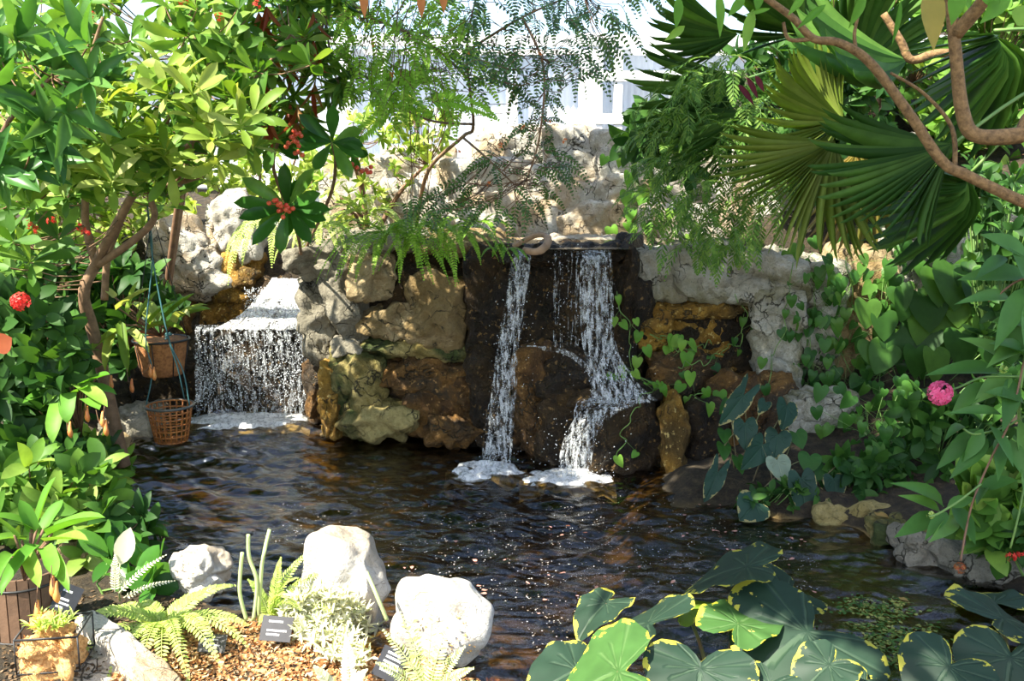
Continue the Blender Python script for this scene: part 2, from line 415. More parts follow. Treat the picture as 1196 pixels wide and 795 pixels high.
# ================================================================== stones
S = stone
# --- core of the cliff (structure behind the separate stones)
def core(x0, y0, x1, y1, Y, dep, mat, seed):
    c = P((x0+x1)/2, (y0+y1)/2, Y); s = (Y*cp+(EYE-c.z)*sp)/F
    v, t = stone_mesh((c.x, c.y+dep/2, c.z), ((x1-x0)*s, dep, (y1-y0)*s), seed, sub=6, ex=7, amp=.05, facets=3, cut=.95, fine=.05)
    ROCKS.append((np.array(v), t)); return v, t
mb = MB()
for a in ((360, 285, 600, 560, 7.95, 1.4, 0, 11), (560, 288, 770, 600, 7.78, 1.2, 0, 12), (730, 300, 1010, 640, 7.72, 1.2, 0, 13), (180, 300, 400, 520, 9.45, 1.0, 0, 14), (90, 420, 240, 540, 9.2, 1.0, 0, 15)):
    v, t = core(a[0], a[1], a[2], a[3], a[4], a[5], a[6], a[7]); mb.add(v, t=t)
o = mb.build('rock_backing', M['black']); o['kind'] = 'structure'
cg = 'mortared stones of the rock face between the two waterfalls'
S('dark grey capstone jutting out at the left top of the central rock face', 333, 288, 392, 326, 7.75, .5, 'grey', 21, ex=3.5, group=cg, amp=.12)
S('tall narrow grey stone standing against the left cascade', 347, 318, 386, 426, 7.9, .5, 'grey', 22, ex=4.5, group=cg, tilt=4)
S('long grey slab leaning below the capstone of the central rock face', 374, 305, 421, 402, 7.7, .5, 'grey', 23, ex=4.5, group=cg, tilt=6)
S('blocky tan stone in the upper middle of the central rock face', 403, 302, 455, 352, 7.68, .5, 'tan', 24, ex=5, group=cg)
S('lens-shaped tan stone wedged under the blocky tan stone', 418, 358, 484, 404, 7.66, .5, 'tan', 25, ex=3.4, group=cg, tilt=-3)
S('large tan boulder in the upper right of the central rock face', 474, 318, 556, 410, 7.6, .6, 'tan', 26, ex=3.6, group=cg, tilt=10, amp=.12)
S('black stone standing in for the shade of the gap beneath the hanging fern', 446, 295, 492, 366, 7.85, .5, 'black', 27, group=cg)  # black stone put where the gap holds only shade
S('thin pale ledge stone halfway down the central rock face', 384, 396, 430, 420, 7.66, .45, 'grey', 28, ex=3.5, group=cg)
S('flat ochre ledge stone running across the middle of the rock face', 420, 398, 556, 424, 7.64, .5, 'moss', 29, ex=5, group=cg, tilt=-3)
S('broad rusty brown block under the ochre ledge', 428, 418, 556, 472, 7.66, .6, 'brown', 30, ex=6, group=cg, amp=.05)
S('upright moss-stained pillar stone at the lower left of the rock face', 382, 414, 444, 514, 7.6, .6, 'moss', 31, ex=4.5, group=cg)
S('narrow golden edge stone beside the foot of the left cascade', 370, 430, 398, 512, 7.62, .4, 'gold', 32, ex=4, group=cg)
S('dark rounded boulder at the waterline below the rusty block', 462, 452, 560, 522, 7.6, .7, 'brown', 33, ex=2.8, group=cg, amp=.14)
S('low mossy yellow stone at the foot of the pillar stone', 392, 478, 486, 522, 7.5, .6, 'moss', 34, ex=3, group=cg, amp=.12)
S('reddish brown stone lapped by the pond near the right waterfall', 488, 490, 562, 532, 7.45, .5, 'brown', 35, ex=2.8, group=cg, amp=.14)
S('small rusty stone at the right end of the rusty block', 522, 440, 566, 492, 7.62, .5, 'brown', 36, ex=3.5, group=cg)
S('flat grey top ledge of the central rock face', 392, 276, 500, 306, 7.85, .9, 'grey', 37, ex=5, group=cg, amp=.06)
S('pinkish flat ledge stone under the fern at the top of the rock face', 490, 276, 604, 304, 7.75, .9, 'tan', 38, ex=5, group=cg, amp=.06, tilt=-2)
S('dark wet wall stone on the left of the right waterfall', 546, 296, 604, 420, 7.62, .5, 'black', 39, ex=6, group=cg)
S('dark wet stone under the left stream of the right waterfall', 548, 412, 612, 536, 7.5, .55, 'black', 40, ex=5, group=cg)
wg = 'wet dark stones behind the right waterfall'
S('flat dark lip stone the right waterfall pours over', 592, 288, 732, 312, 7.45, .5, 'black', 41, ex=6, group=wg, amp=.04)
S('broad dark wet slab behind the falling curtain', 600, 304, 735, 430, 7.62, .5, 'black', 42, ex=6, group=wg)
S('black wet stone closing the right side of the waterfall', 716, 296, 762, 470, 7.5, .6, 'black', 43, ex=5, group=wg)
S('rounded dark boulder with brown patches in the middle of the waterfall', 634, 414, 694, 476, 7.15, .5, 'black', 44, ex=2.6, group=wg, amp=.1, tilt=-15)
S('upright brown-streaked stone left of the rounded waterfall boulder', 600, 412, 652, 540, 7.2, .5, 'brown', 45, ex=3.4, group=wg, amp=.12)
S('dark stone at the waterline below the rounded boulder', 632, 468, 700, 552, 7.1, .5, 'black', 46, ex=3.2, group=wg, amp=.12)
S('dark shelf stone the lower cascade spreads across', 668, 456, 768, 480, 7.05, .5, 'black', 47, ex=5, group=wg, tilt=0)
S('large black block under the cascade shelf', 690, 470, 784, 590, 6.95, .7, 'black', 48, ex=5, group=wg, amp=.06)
rg = 'stones of the ledge right of the waterfall'
S('upright gold-edged stone at the water beside the heart-leaf plants', 776, 470, 806, 598, 6.85, .5, 'gold', 49, ex=5, group=rg, tilt=1)
S('dark speckled boulder beside the gold-edged stone', 796, 478, 850, 590, 6.9, .5, 'black', 50, ex=3.6, group=rg)
S('dark flat stone lying in the golden hollow', 766, 416, 846, 462, 7.35, .5, 'brown', 51, ex=3, group=rg)
S('golden brown arched stone roofing the hollow', 752, 350, 884, 374, 7.62, .5, 'gold', 52, ex=5, group=rg)
S('golden brown back stone of the hollow', 762, 362, 892, 466, 7.70, .4, 'gold', 53, ex=6, group=rg)
S('small golden stone lit at the left end of the hollow', 744, 362, 786, 408, 7.58, .4, 'gold', 54, ex=3.5, group=rg)
S('earth-brown stone under the hollow beside the heart-leaf plants', 838, 450, 940, 600, 7.05, .6, 'brown', 55, ex=3.5, group=rg)
pg = 'pale limestone blocks of the right-hand rock wall'
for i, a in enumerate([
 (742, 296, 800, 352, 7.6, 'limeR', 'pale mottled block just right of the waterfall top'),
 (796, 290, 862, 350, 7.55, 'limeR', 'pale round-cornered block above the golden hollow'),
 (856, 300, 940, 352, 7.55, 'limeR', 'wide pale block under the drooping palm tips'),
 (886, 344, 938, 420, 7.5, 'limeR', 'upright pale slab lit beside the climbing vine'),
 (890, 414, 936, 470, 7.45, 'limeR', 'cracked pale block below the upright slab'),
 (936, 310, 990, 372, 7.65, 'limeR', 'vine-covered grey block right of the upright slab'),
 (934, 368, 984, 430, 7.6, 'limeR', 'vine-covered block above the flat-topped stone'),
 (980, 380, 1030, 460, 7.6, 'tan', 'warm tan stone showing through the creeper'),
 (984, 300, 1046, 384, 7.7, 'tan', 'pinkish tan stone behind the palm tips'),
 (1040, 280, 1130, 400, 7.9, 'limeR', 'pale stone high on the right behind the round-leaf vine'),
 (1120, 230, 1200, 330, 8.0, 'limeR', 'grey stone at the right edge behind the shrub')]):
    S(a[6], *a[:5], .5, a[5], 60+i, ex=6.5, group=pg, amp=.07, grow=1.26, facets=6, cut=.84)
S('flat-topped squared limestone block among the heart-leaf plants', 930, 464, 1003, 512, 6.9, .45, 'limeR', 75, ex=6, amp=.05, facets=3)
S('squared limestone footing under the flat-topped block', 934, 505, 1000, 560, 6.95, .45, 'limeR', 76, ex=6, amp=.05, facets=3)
# upper wall
ug = 'pale blocks of the upper stone wall'
U_ = [(640, 152, 700, 206, 9.1, 'dappled block at the top edge of the upper wall under the white post'),
 (694, 158, 744, 214, 9.05, 'upright cracked block at the top of the upper wall'),
 (740, 160, 830, 250, 9.0, 'brown-grey block under the left tips of the fan palm'),
 (612, 196, 662, 232, 9.05, 'brownish block under the dappled top block'),
 (655, 206, 720, 252, 9.0, 'long pale block in the middle of the upper wall'),
 (712, 206, 770, 246, 9.0, 'small pale block beside the trailing vine'),
 (600, 228, 662, 284, 9.0, 'pale block above the curled driftwood'),
 (658, 238, 722, 284, 8.95, 'broad smooth block above the waterfall pool'),
 (716, 240, 764, 290, 8.9, 'pale block at the corner behind the vine tips'),
 (758, 246, 850, 312, 8.5, 'tan shaded block under the feathery foliage'),
 (540, 230, 606, 284, 9.0, 'pale block left of the driftwood on the upper wall'),
 (520, 190, 616, 238, 9.1, 'sunlit flat block beneath the airy branch'),
 (452, 176, 524, 226, 9.3, 'bright sunlit block at the left end of the upper wall'),
 (560, 150, 646, 198, 9.4, 'bright top block left of the dappled block'),
 (452, 216, 545, 284, 9.1, 'shadow-mottled block behind the hanging fern'),
 (380, 190, 460, 280, 9.3, 'weathered block behind the yellow-green bush'),
 (846, 180, 960, 300, 8.7, 'shaded wall block behind the olive palm fan'),
 (950, 170, 1080, 290, 8.9, 'shaded wall block behind the dark palm fan')]
for i, a in enumerate(U_): S(a[5], *a[:5], .6, 'lime', 80+i, ex=9, group=ug, amp=.04, facets=5, cut=.88, grow=1.22, fine=.018)
S('long low coping stone between the upper wall and the waterfall pool', 596, 276, 742, 290, 8.5, .35, 'lime', 99, ex=6, amp=.04)
# left cascade stones
lg = 'stones around the left cascade'
S('tall white sunlit rock above the left cascade', 232, 228, 296, 306, 9.3, .6, 'lime', 101, ex=3.6, group=lg, amp=.12)
S('grey sloping rock left of the golden hollow', 176, 262, 252, 352, 9.1, .6, 'lime', 102, ex=3.4, group=lg, amp=.12, tilt=25)
S('golden rock arching over the hollow beside the cascade', 236, 294, 300, 352, 9.2, .6, 'gold', 103, ex=3.4, group=lg, amp=.12)
S('rusty golden rock in the hollow behind the hanging pot', 218, 336, 292, 392, 9.25, .5, 'gold', 104, ex=3.4, group=lg, amp=.12)
S('pale rock behind the head of the left cascade', 292, 256, 352, 330, 9.8, .6, 'lime', 105, ex=3.6, group=lg)
S('dark wet stone under the sloping head of the left cascade', 284, 330, 360, 392, 9.2, .7, 'black', 106, ex=3.5, group=lg)
S('broad black wet stone behind the left water curtain', 226, 378, 372, 486, 8.85, .6, 'black', 107, ex=7, group=lg, amp=.04)
S('black stone standing in for the shaded cave under the hanging pot', 150, 424, 236, 494, 8.9, .6, 'black', 108, ex=4, group=lg)  # its black colour stands for the shade inside the cave
S('dark brown stone between the left cascade and the rock face', 352, 424, 384, 500, 8.2, .5, 'brown', 109, ex=3.4, group=lg)
S('reddish brown rock behind the coir pot', 150, 350, 232, 430, 9.2, .5, 'brown', 110, ex=3.5, group=lg)
S('grey round rock at the waterline on the left bank', 112, 486, 168, 532, 7.8, .6, 'grey', 111, ex=2.8, group=lg)
S('brown rock under the left bank shrub', 66, 520, 124, 566, 6.9, .5, 'tan', 112, ex=2.8, group=lg)
# right bank edging
eg = 'low stones edging the right bank'
for i, a in enumerate([(838, 568, 910, 604, 6.5, 'brown', 'low brown edging stone below the drooping heart leaf'),
 (902, 582, 964, 618, 6.2, 'brown', 'flat mud-coloured edging stone beneath the heart-leaf plants'),
 (958, 592, 1040, 640, 5.85, 'moss', 'long mossy edging stone in the middle of the right bank'),
 (1032, 618, 1092, 656, 5.5, 'moss', 'mossy edging stone left of the grey one'),
 (1064, 634, 1130, 676, 5.25, 'grey', 'grey edging stone behind the hanging dried flower head'),
 (1120, 648, 1215, 700, 5.0, 'grey', 'long grey edging stone at the right edge under the red flowers')]):
    S(a[6], *a[:5], .35, a[5], 120+i, ex=3.6, group=eg, amp=.1)
# near bank boulders
def near_stone(label, x0, y0, x1, y1, Y, dep, mat, seed, **kw): return S(label, x0, y0, x1, y1, Y, dep, mat, seed, **kw)
S('white sunlit boulder at the pond edge with a brown shaded flank', 344, 648, 444, 764, 4.25, .42, 'white', 231, grow=1.06, ex=2.6, amp=.22, facets=8, cut=.74, fine=.008, cat='boulder', name='boulder', tilt=-14)
S('rounded white boulder sprinkled with orange debris nearest the water', 446, 690, 566, 800, 4.0, .40, 'white', 234, grow=.98, ex=2.3, amp=.22, facets=8, cut=.76, fine=.008, cat='boulder', name='boulder', tilt=-12)
S('small pale rock behind the bright fern', 194, 660, 252, 704, 4.6, .3, 'white', 133, ex=2.6, amp=.1, facets=5)
S('brown rock behind the strap-leaf plant', 52, 636, 128, 720, 4.9, .4, 'tan', 134, ex=2.8, amp=.12)
_a, _b = G(108, 752, .16), G(212, 838, .16); _d = _b-_a; _m = (_a+_b)/2
v, t = stone_mesh((_m.x-.02, _m.y, .16), (_d.length, .12, .32), 135, ex=9, amp=.035, facets=2, cut=.97, fine=.008, rot=math.atan2(_d.y, _d.x))
_k = MB(); _k.add(v, t=t); tag(_k.build('kerb_stone', M['curb'], origin='base'), 'long pale squared kerb stone running towards the camera', 'kerb stone'); ROCKS.append((np.array(v), t))
S('flat pale pinkish stone at the bottom between basket and kerb', 64, 786, 150, 830, 3.6, .3, 'curb', 136, ex=3, amp=.08)
# ================================================================== BVH of the rocks, for plants that grow on them
_v = [ground_bvh[0]]; _q = [tuple(q) for q in ground_bvh[1].tolist()]; _o = len(ground_bvh[0])
for v, t in ROCKS:
    _v.append(v); _q += [tuple(x+_o for x in f) for f in t]; _o += len(v)
BVH = BVHTree.FromPolygons(np.concatenate(_v).tolist(), _q)
def hit(px, py, off=.04, default=7.5):
    o_ = Vector((0, 0, EYE)); d = (P(px, py, 5.0)-o_).normalized()
    loc, nrm, i, ds = BVH.ray_cast(o_, d)
    if loc is None: return P(px, py, default), Vector((0, -1, 0))
    if nrm.dot(d) > 0: nrm = -nrm
    return loc+nrm*off, nrm
def ground_at(x, y):
    loc, n, i, d = BVH.ray_cast(Vector((x, y, 6)), Vector((0, 0, -1)))
    return loc.z if loc else 0
def inpoly(n, poly):
    xs = [p[0] for p in poly]; ys = [p[1] for p in poly]; out = []
    while len(out) < n:
        x = random.uniform(min(xs), max(xs)); y = random.uniform(min(ys), max(ys)); c = False
        for i in range(len(poly)):
            (x0, y0), (x1, y1) = poly[i-1], poly[i]
            if (y0 > y) != (y1 > y) and x < (x1-x0)*(y-y0)/(y1-y0)+x0: c = not c
        if c: out.append((x, y))
    return out
# ================================================================== falling water
def fallmat(name, a0, a1, col=(.86, .91, .95)):
    k = NT(name); vec = k.n('ShaderNodeTexCoord').outputs['Object']
    mp = k.n('ShaderNodeMapping', {'Vector': vec, 'Scale': (1, 1, .22)}).outputs[0]
    n1 = k.noise(mp, 34, 4, .7); n2 = k.noise(vec, 60, 3, .6)
    f = k.math('ADD', k.math('MULTIPLY', n1, .7), k.math('MULTIPLY', n2, .3))
    al = k.ramp(f, [(a0, g3(0)), (a1, g3(1))])
    pr = k.n('ShaderNodeBsdfPrincipled', {'Base Color': (*col, 1), 'Roughness': .15, 'Specular IOR Level': .8})
    tl = k.n('ShaderNodeBsdfTranslucent', {'Color': (*col, 1)})
    m1 = k.n('ShaderNodeMixShader', {0: .35, 1: pr.outputs[0], 2: tl.outputs[0]})
    tp = k.n('ShaderNodeBsdfTransparent', {'Color': (1, 1, 1, 1)})
    return k.end(k.n('ShaderNodeMixShader', {0: al, 1: tp.outputs[0], 2: m1.outputs[0]}).outputs[0])
SHEET = fallmat('thin_falling_water', .52, .70, (.75, .79, .82)); SLIDE = fallmat('churned_white_water', .485, .71, (.80, .83, .84))
SPRAYM = plain('water_drops', (.85, .89, .93), .1, 0, 5, (.7, .76, .82), spec=.8)
FOAM = fallmat('foam', .28, .52, (1, 1, 1))
_oct = (np.array([(1, 0, 0), (-1, 0, 0), (0, 1, 0), (0, -1, 0), (0, 0, 1.5), (0, 0, -1.5)], float)*.5, [], [(0, 2, 4), (2, 1, 4), (1, 3, 4), (3, 0, 4), (2, 0, 5), (1, 2, 5), (3, 1, 5), (0, 3, 5)])
def drops(mb, pts, r0, r1):
    n = len(pts); s = rng.uniform(r0, r1, n)*2
    mb.batch(_oct, pts, rvec(n), rvec(n), s, s*rng.uniform(.5, 1, n), s*.8)
def strand(mb, pts, r, wob=.006, k=5):
    """a rope of water: thickness swells and breaks like beads as it falls"""
    pts = smooth_path(pts, k); ph = random.random()*9; q = []
    for i, p in enumerate(pts):
        q.append(p+Vector((noise.noise(Vector((ph, i*.25, 0))), noise.noise(Vector((ph, i*.25, 7))), 0))*wob*2)
    rr = [r*max(.12, .65+.9*noise.noise(Vector((ph*3, i*.8, 2)))) for i in range(len(q))]
    mb.tube(q, rr, 5)
def pp(l): return [P(*a) for a in l]
def sheet(mb, left, right, n=16, m=26, amp=.015, bow=.03):
    """a wavy curtain between two edge paths, given real thickness"""
    A = smooth_path(left, 6); B = smooth_path(right, 6); k = min(len(A), len(B)); V = []; off = random.random()*20
    for lay in (0, 1):
        for i in range(k):
            for j in range(n+1):
                t = j/n; p = A[i].lerp(B[i], t)
                p = p+Vector((0, -bow*math.sin(math.pi*t)+amp*noise.noise(Vector((t*9+off, i*.25, 0)))+lay*.008, 0)); V.append(tuple(p))
    w_ = n+1; q = []
    for lay in (0, 1):
        o_ = lay*k*w_
        for i in range(k-1):
            for j in range(n):
                f = (o_+i*w_+j, o_+i*w_+j+1, o_+(i+1)*w_+j+1, o_+(i+1)*w_+j); q.append(f if lay == 0 else f[::-1])
    mb.add(V, q)
# --- right waterfall
wf = empty('waterfall', P(625, 545, 7.1), 'tall right waterfall of two streams dropping from the dark lip beside the curled driftwood', 'waterfall')
m = MB()
for i in range(14):
    t = i/13; dx = lerp(-10, 12, t)
    strand(m, pp([(608+dx*.6, 292, 7.42), (606+dx*.8, 305, 7.28), (600+dx, 360, 7.2), (590+dx*1.1, 430, 7.12), (583+dx*1.5+random.gauss(0, 2), 500, 7.05), (578+dx*1.7+random.gauss(0, 3), 548, 7.0)]), random.uniform(.003, .008), .010, 9)
sheet(m, pp([(600, 292, 7.42), (597, 306, 7.27), (589, 360, 7.2), (577, 430, 7.12), (570, 500, 7.05), (564, 546, 7.0)]), pp([(618, 292, 7.42), (620, 306, 7.27), (612, 360, 7.2), (602, 430, 7.12), (600, 500, 7.05), (596, 546, 7.0)]))
m.build('stream', SHEET if 0 else SLIDE, wf)
m = MB()
for i in range(22):
    x = random.choice([648, 652, 668, 672, 676])+random.gauss(0, 3)
    strand(m, pp([(x, 292, 7.42), (x, 306, 7.3), (x-1, 350, 7.25), (x-1, 405, 7.2)]), random.uniform(.0015, .004), .006, 10)
m.build('stream', SLIDE, wf)
m = MB()
for i in range(30):
    t = random.random(); x = lerp(682, 716, t)
    strand(m, pp([(x-4, 292, 7.42), (x-2, 306, 7.28), (x-1, 350, 7.2), (x+1, 400, 7.12), (lerp(690, 742, t), 445, 7.05), (lerp(692, 768, t), 468, 6.98)]), random.uniform(.003, .009), .01, 8)
sheet(m, pp([(678, 292, 7.42), (678, 306, 7.27), (677, 350, 7.2), (680, 400, 7.12), (688, 445, 7.03), (690, 470, 6.97)]), pp([(706, 292, 7.42), (708, 306, 7.27), (710, 350, 7.2), (716, 400, 7.12), (738, 445, 7.03), (760, 470, 6.97)]))
m.build('stream', SLIDE, wf)
m = MB()
for i in range(26):
    t = random.random(); x = lerp(722, 672, t); e = random.choice([662, 672, 684])+random.gauss(0, 4)
    strand(m, pp([(x+20, 464, 6.97), (x, 472, 6.86), (lerp(x, e, .5), 496, 6.8), (e, 522, 6.78), (e-2, 556, 6.76)]), random.uniform(.003, .010), .014, 8)
sheet(m, pp([(694, 466, 6.95), (678, 478, 6.84), (662, 505, 6.78), (654, 530, 6.77), (652, 556, 6.75)]), pp([(770, 466, 6.95), (728, 478, 6.84), (702, 500, 6.8), (692, 530, 6.77), (690, 558, 6.75)]), amp=.04)
m.build('lower_cascade', SLIDE, wf)
m = MB()  # thin wet film over the rounded boulder
for i in range(10):
    strand(m, pp([(606+i*3, 404, 7.14), (634, 404+i*.5, 7.08), (664, 410+i*.6, 6.98), (688, 430+i, 6.95), (696, 460, 6.93)]), .003, .006)
m.build('rill', SLIDE, wf)
m = MB(); pts = []
for (x, y, Y, sx, sy, n) in ((580, 520, 7.0, 14, 26, 500), (590, 430, 7.1, 14, 50, 260), (672, 520, 6.78, 22, 26, 500), (660, 350, 7.25, 14, 34, 420), (700, 360, 7.15, 14, 40, 320), (716, 440, 7.0, 18, 22, 360), (570, 545, 6.95, 28, 8, 300), (668, 552, 6.74, 30, 8, 300), (605, 380, 7.2, 14, 34, 260)):
    for i in range(n//5): pts.append(tuple(P(x+random.gauss(0, sx), min(y+random.gauss(0, sy), 555), Y+random.gauss(0, .04))))
drops(m, pts, .002, .005); tag(m.build('spray', SPRAYM, wf), kind='stuff')
def foam(cx_, cy_, rx, ry, parent, amp=.03, n=44):
    c = G(cx_, cy_); V = []; m = MB(); off = random.random()*9
    for i in range(n):
        for j in range(n):
            u, v = 2*i/(n-1)-1, 2*j/(n-1)-1; rr = math.hypot(u, v)
            z = .004+amp*max(0, 1-rr)*(.7+.8*noise.fractal(Vector((u*4+off, v*4, 0)), 1, 2, 3))+.006*noise.noise(Vector((u*11, v*11, off)))-.16*max(0, rr-.72+.45*noise.noise(Vector((u*3, v*3, off))))
            V.append((c.x+u*rx, c.y+v*ry, z+.010))
    m.add(V, [(i*n+j, (i+1)*n+j, (i+1)*n+j+1, i*n+j+1) for i in range(n-1) for j in range(n-1)])
    return m.build('foam', FOAM, parent)
foam(568, 549, .30, .22, wf, .05); foam(662, 558, .34, .22, wf, .04)
# --- left cascade
wl = empty('waterfall', P(300, 486, 8.6), 'broad low left cascade with a white sloping head above a speckled water curtain', 'waterfall')
m = MB()
for i in range(60):
    t = random.random()
    strand(m, pp([(lerp(322, 352, t), 326, 9.35), (lerp(306, 352, t), 345, 9.05), (lerp(288, 356, t), 366, 8.8), (lerp(270, 360, t), 384, 8.6)]), random.uniform(.006, .016), .02, 6)
sheet(m, pp([(318, 324, 9.32), (302, 345, 9.02), (282, 366, 8.78), (250, 384, 8.6)]), pp([(356, 326, 9.32), (354, 345, 9.02), (358, 366, 8.78), (362, 386, 8.6)]), amp=.08, bow=.0)
m.build('sloping_head', fallmat('white_rapid', .44, .60, (.90, .91, .92)), wl)
m = MB()
sheet(m, pp([(230, 379, 8.72), (228, 386, 8.62), (228, 430, 8.6), (230, 488, 8.58)]), pp([(362, 381, 8.72), (364, 390, 8.6), (366, 430, 8.56), (368, 490, 8.5)]), n=60, amp=.05)
for i in range(90):
    t = random.random()**1.35; x = lerp(230, 364, t)
    strand(m, pp([(x, 380, 8.7), (x, 388, 8.58), (x+random.gauss(0, 2), 430, 8.53), (x+random.gauss(0, 5), lerp(488, 488, t), 8.48)]), random.uniform(.002, .007), .02, 9)
m.build('water_curtain', SHEET, wl)
m = MB(); pts = []
for i in range(1500):
    t = random.random()**1.3; pts.append(tuple(P(lerp(228, 366, t), random.triangular(378, 488, 440), 8.5+random.gauss(0, .06))))
for i in range(900): pts.append(tuple(P(lerp(285, 360, random.random()), random.uniform(335, 384), 8.8)))
drops(m, pts, .003, .007); tag(m.build('spray', SPRAYM, wl), kind='stuff')
foam(285, 490, .62, .28, wl, .05)
# --- pool above the fall
m = MB(); V = []; n = 40
a, b, c_, d_ = P(590, 291, 7.4), P(738, 291, 7.4), P(730, 281, 8.35), P(600, 281, 8.35); zt = a.z
for i in range(n):
    for j in range(n):
        u, v = i/(n-1), j/(n-1); p = a.lerp(b, u).lerp(d_.lerp(c_, u), v); V.append((p.x, p.y, zt+.004*noise.noise(Vector((u*30, v*20, 1)))))
m.add(V, [(i*n+j, (i+1)*n+j, (i+1)*n+j+1, i*n+j+1) for i in range(n-1) for j in range(n-1)])
o = m.build('upper_pool_water', WATER); o['kind'] = 'structure'
# --- driftwood
BARK = plain('driftwood', (.42, .28, .17), .7, .5, 14, (.20, .12, .07))
m = MB(); m.tube(smooth_path(pp([(612, 292, 7.25), (626, 294, 7.2), (637, 288, 7.25), (640, 279, 7.35), (632, 274, 7.45), (618, 278, 7.55), (600, 288, 7.6)]), 6), [.026]*8+[.03]*12+[.02]*17, 9)
tag(m.build('driftwood', BARK, origin='base'), 'curled brown driftwood branch lying on the lip of the right waterfall', 'driftwood')
# ================================================================== leaf materials
L1 = leafmat('mid_green_leaf', [(.05, .13, .02), (.10, .24, .03), (.19, .36, .05), (.32, .46, .09)])
L2 = leafmat('dark_green_leaf', [(.02, .07, .014), (.045, .13, .022), (.09, .21, .035)])
L3 = leafmat('yellow_green_leaf', [(.14, .26, .03), (.26, .40, .05), (.42, .52, .10), (.55, .60, .22)], trans=.4)
L4 = leafmat('glossy_green_leaf', [(.04, .14, .02), (.08, .24, .03), (.14, .34, .05)], rough=.28)
LF = leafmat('fern_green', [(.16, .36, .03), (.28, .52, .05), (.38, .62, .09)], trans=.4)
LFY = leafmat('fern_yellow_green', [(.35, .52, .10), (.5, .64, .16), (.62, .70, .25)], trans=.35)
LPALE = leafmat('variegated_pale_leaf', [(.62, .62, .42), (.78, .76, .58), (.5, .56, .26)], trans=.2)
LV = leafmat('vine_leaf', [(.03, .10, .02), (.06, .18, .03), (.13, .28, .045)], rough=.35)
LVB = leafmat('bright_vine_leaf', [(.10, .28, .03), (.18, .40, .05), (.30, .50, .08)], trans=.4)
LPEN = leafmat('shrub_leaf_right', [(.05, .15, .03), (.09, .23, .05), (.14, .30, .07)], rough=.45)
LPALM = leafmat('dark_palm_leaf', [(.04, .12, .02), (.08, .20, .03), (.15, .30, .05)], rough=.5, spec=.25)
LPALO = leafmat('olive_palm_leaf', [(.16, .25, .03), (.24, .34, .045), (.32, .40, .08)], rough=.38)
LPALY = leafmat('yellowing_palm_leaf', [(.35, .34, .08), (.45, .30, .08), (.28, .32, .07)])
LBL = leafmat('airy_leaf', [(.03, .09, .02), (.06, .16, .03), (.13, .26, .05)], rough=.3, spec=.6)
LRED = leafmat('red_flower', [(.65, .02, .02), (.80, .05, .04), (.85, .12, .08)], trans=.3, tcol=(1.2, .6, .6))
LPINK = leafmat('pink_flower', [(.85, .10, .28), (.90, .20, .38), (.80, .08, .22)], trans=.25, tcol=(1.2, .8, .9))
LBR = leafmat('brown_red_leaf', [(.28, .05, .02), (.40, .12, .04), (.35, .20, .06)], tcol=(1.2, 1, .6))
LPURP = leafmat('maroon_leaf', [(.10, .01, .02), (.16, .02, .03)], tcol=(1, 1, 1))
TWIG = plain('brown_twig', (.22, .12, .06), .7, .4, 20, (.10, .05, .03))
TRUNK = plain('brown_bark', (.30, .18, .10), .75, .6, 16, (.13, .075, .04))
TAN_BARK = plain('tan_bark', (.34, .20, .08), .8, 1.0, 38, (.11, .06, .022))
GSTEM = plain('green_stem', (.16, .28, .06), .5, 0, 10, (.10, .20, .05))
YSTEM = plain('pale_stem', (.50, .58, .26), .5, 0, 10, (.40, .50, .18))
# ================================================================== hanging basket and pots
CORD = plain('teal_cord', (.05, .16, .17), .6, 0, 20); WIRE = plain('black_wire', (.02, .02, .02), .5)
PLAST = plain('orange_plastic', (.42, .15, .03), .5, .2, 12, (.24, .08, .02)); COIR = plain('coir_fibre', (.42, .18, .06), .95, 1.0, 45, (.16, .06, .02))
def cone_lattice(mb, c, r0, r1, h, rings, ribs, r=.004, n=28):
    for i in range(rings+1):
        t = i/rings; rr = lerp(r0, r1, t); pts = [(c.x+rr*math.cos(a), c.y+rr*math.sin(a), c.z+h*t) for a in np.linspace(0, 2*math.pi, n+1)]
        mb.tube(pts, r, 5, cap=False)
    for j in range(ribs):
        a = 2*math.pi*j/ribs; mb.tube([(c.x+lerp(r0, r1, t)*math.cos(a), c.y+lerp(r0, r1, t)*math.sin(a), c.z+h*t) for t in np.linspace(0, 1, 5)], r, 4)
bY = 6.2; bt = P(198, 473, bY); s_ = (bY*cp+.6)/F; bh = 40*s_; rt = 26*s_
B = empty('hanging_basket', bt-Vector((0, 0, bh)), 'small orange lattice basket hanging low on teal cords in front of the left cascade', 'basket')
m = MB(); cone_lattice(m, bt-Vector((0, 0, bh)), rt*.66, rt*.92, bh, 6, 20, .0055); c = bt-Vector((0, 0, bh))
for i in range(5):
    rr = rt*.66*(i+1)/5.2; m.tube([(c.x+rr*math.cos(a), c.y+rr*math.sin(a), c.z) for a in np.linspace(0, 2*math.pi, 20)], .005, 4, cap=False)
m.build('lattice', PLAST, B)
m = MB(); m.tube([(bt.x+rt*math.cos(a), bt.y+rt*math.sin(a), bt.z) for a in np.linspace(0, 2*math.pi, 37)], .009, 7, cap=False); m.build('rim', plain('grey_rim', (.10, .10, .09), .4), B)
knot = P(196, 392, bY)
for dx, dy in ((-rt, 0), (rt*.9, -.02), (rt*.35, rt*.9)):
    m = MB(); e = bt+Vector((dx, dy, 0)); m.tube(smooth_path([e, e.lerp(knot, .5)+Vector((dx*.2, 0, 0)), knot if dx > 0 else P(170, 392, bY), P(178, 300, bY), P(172, 240, bY)], 5), .0045, 5); m.build('cord', CORD, B)
m = MB(); drops(m, [tuple(knot+Vector(rvec(1, .008)[0])) for i in range(12)], .008, .014); m.build('knot', CORD, B)
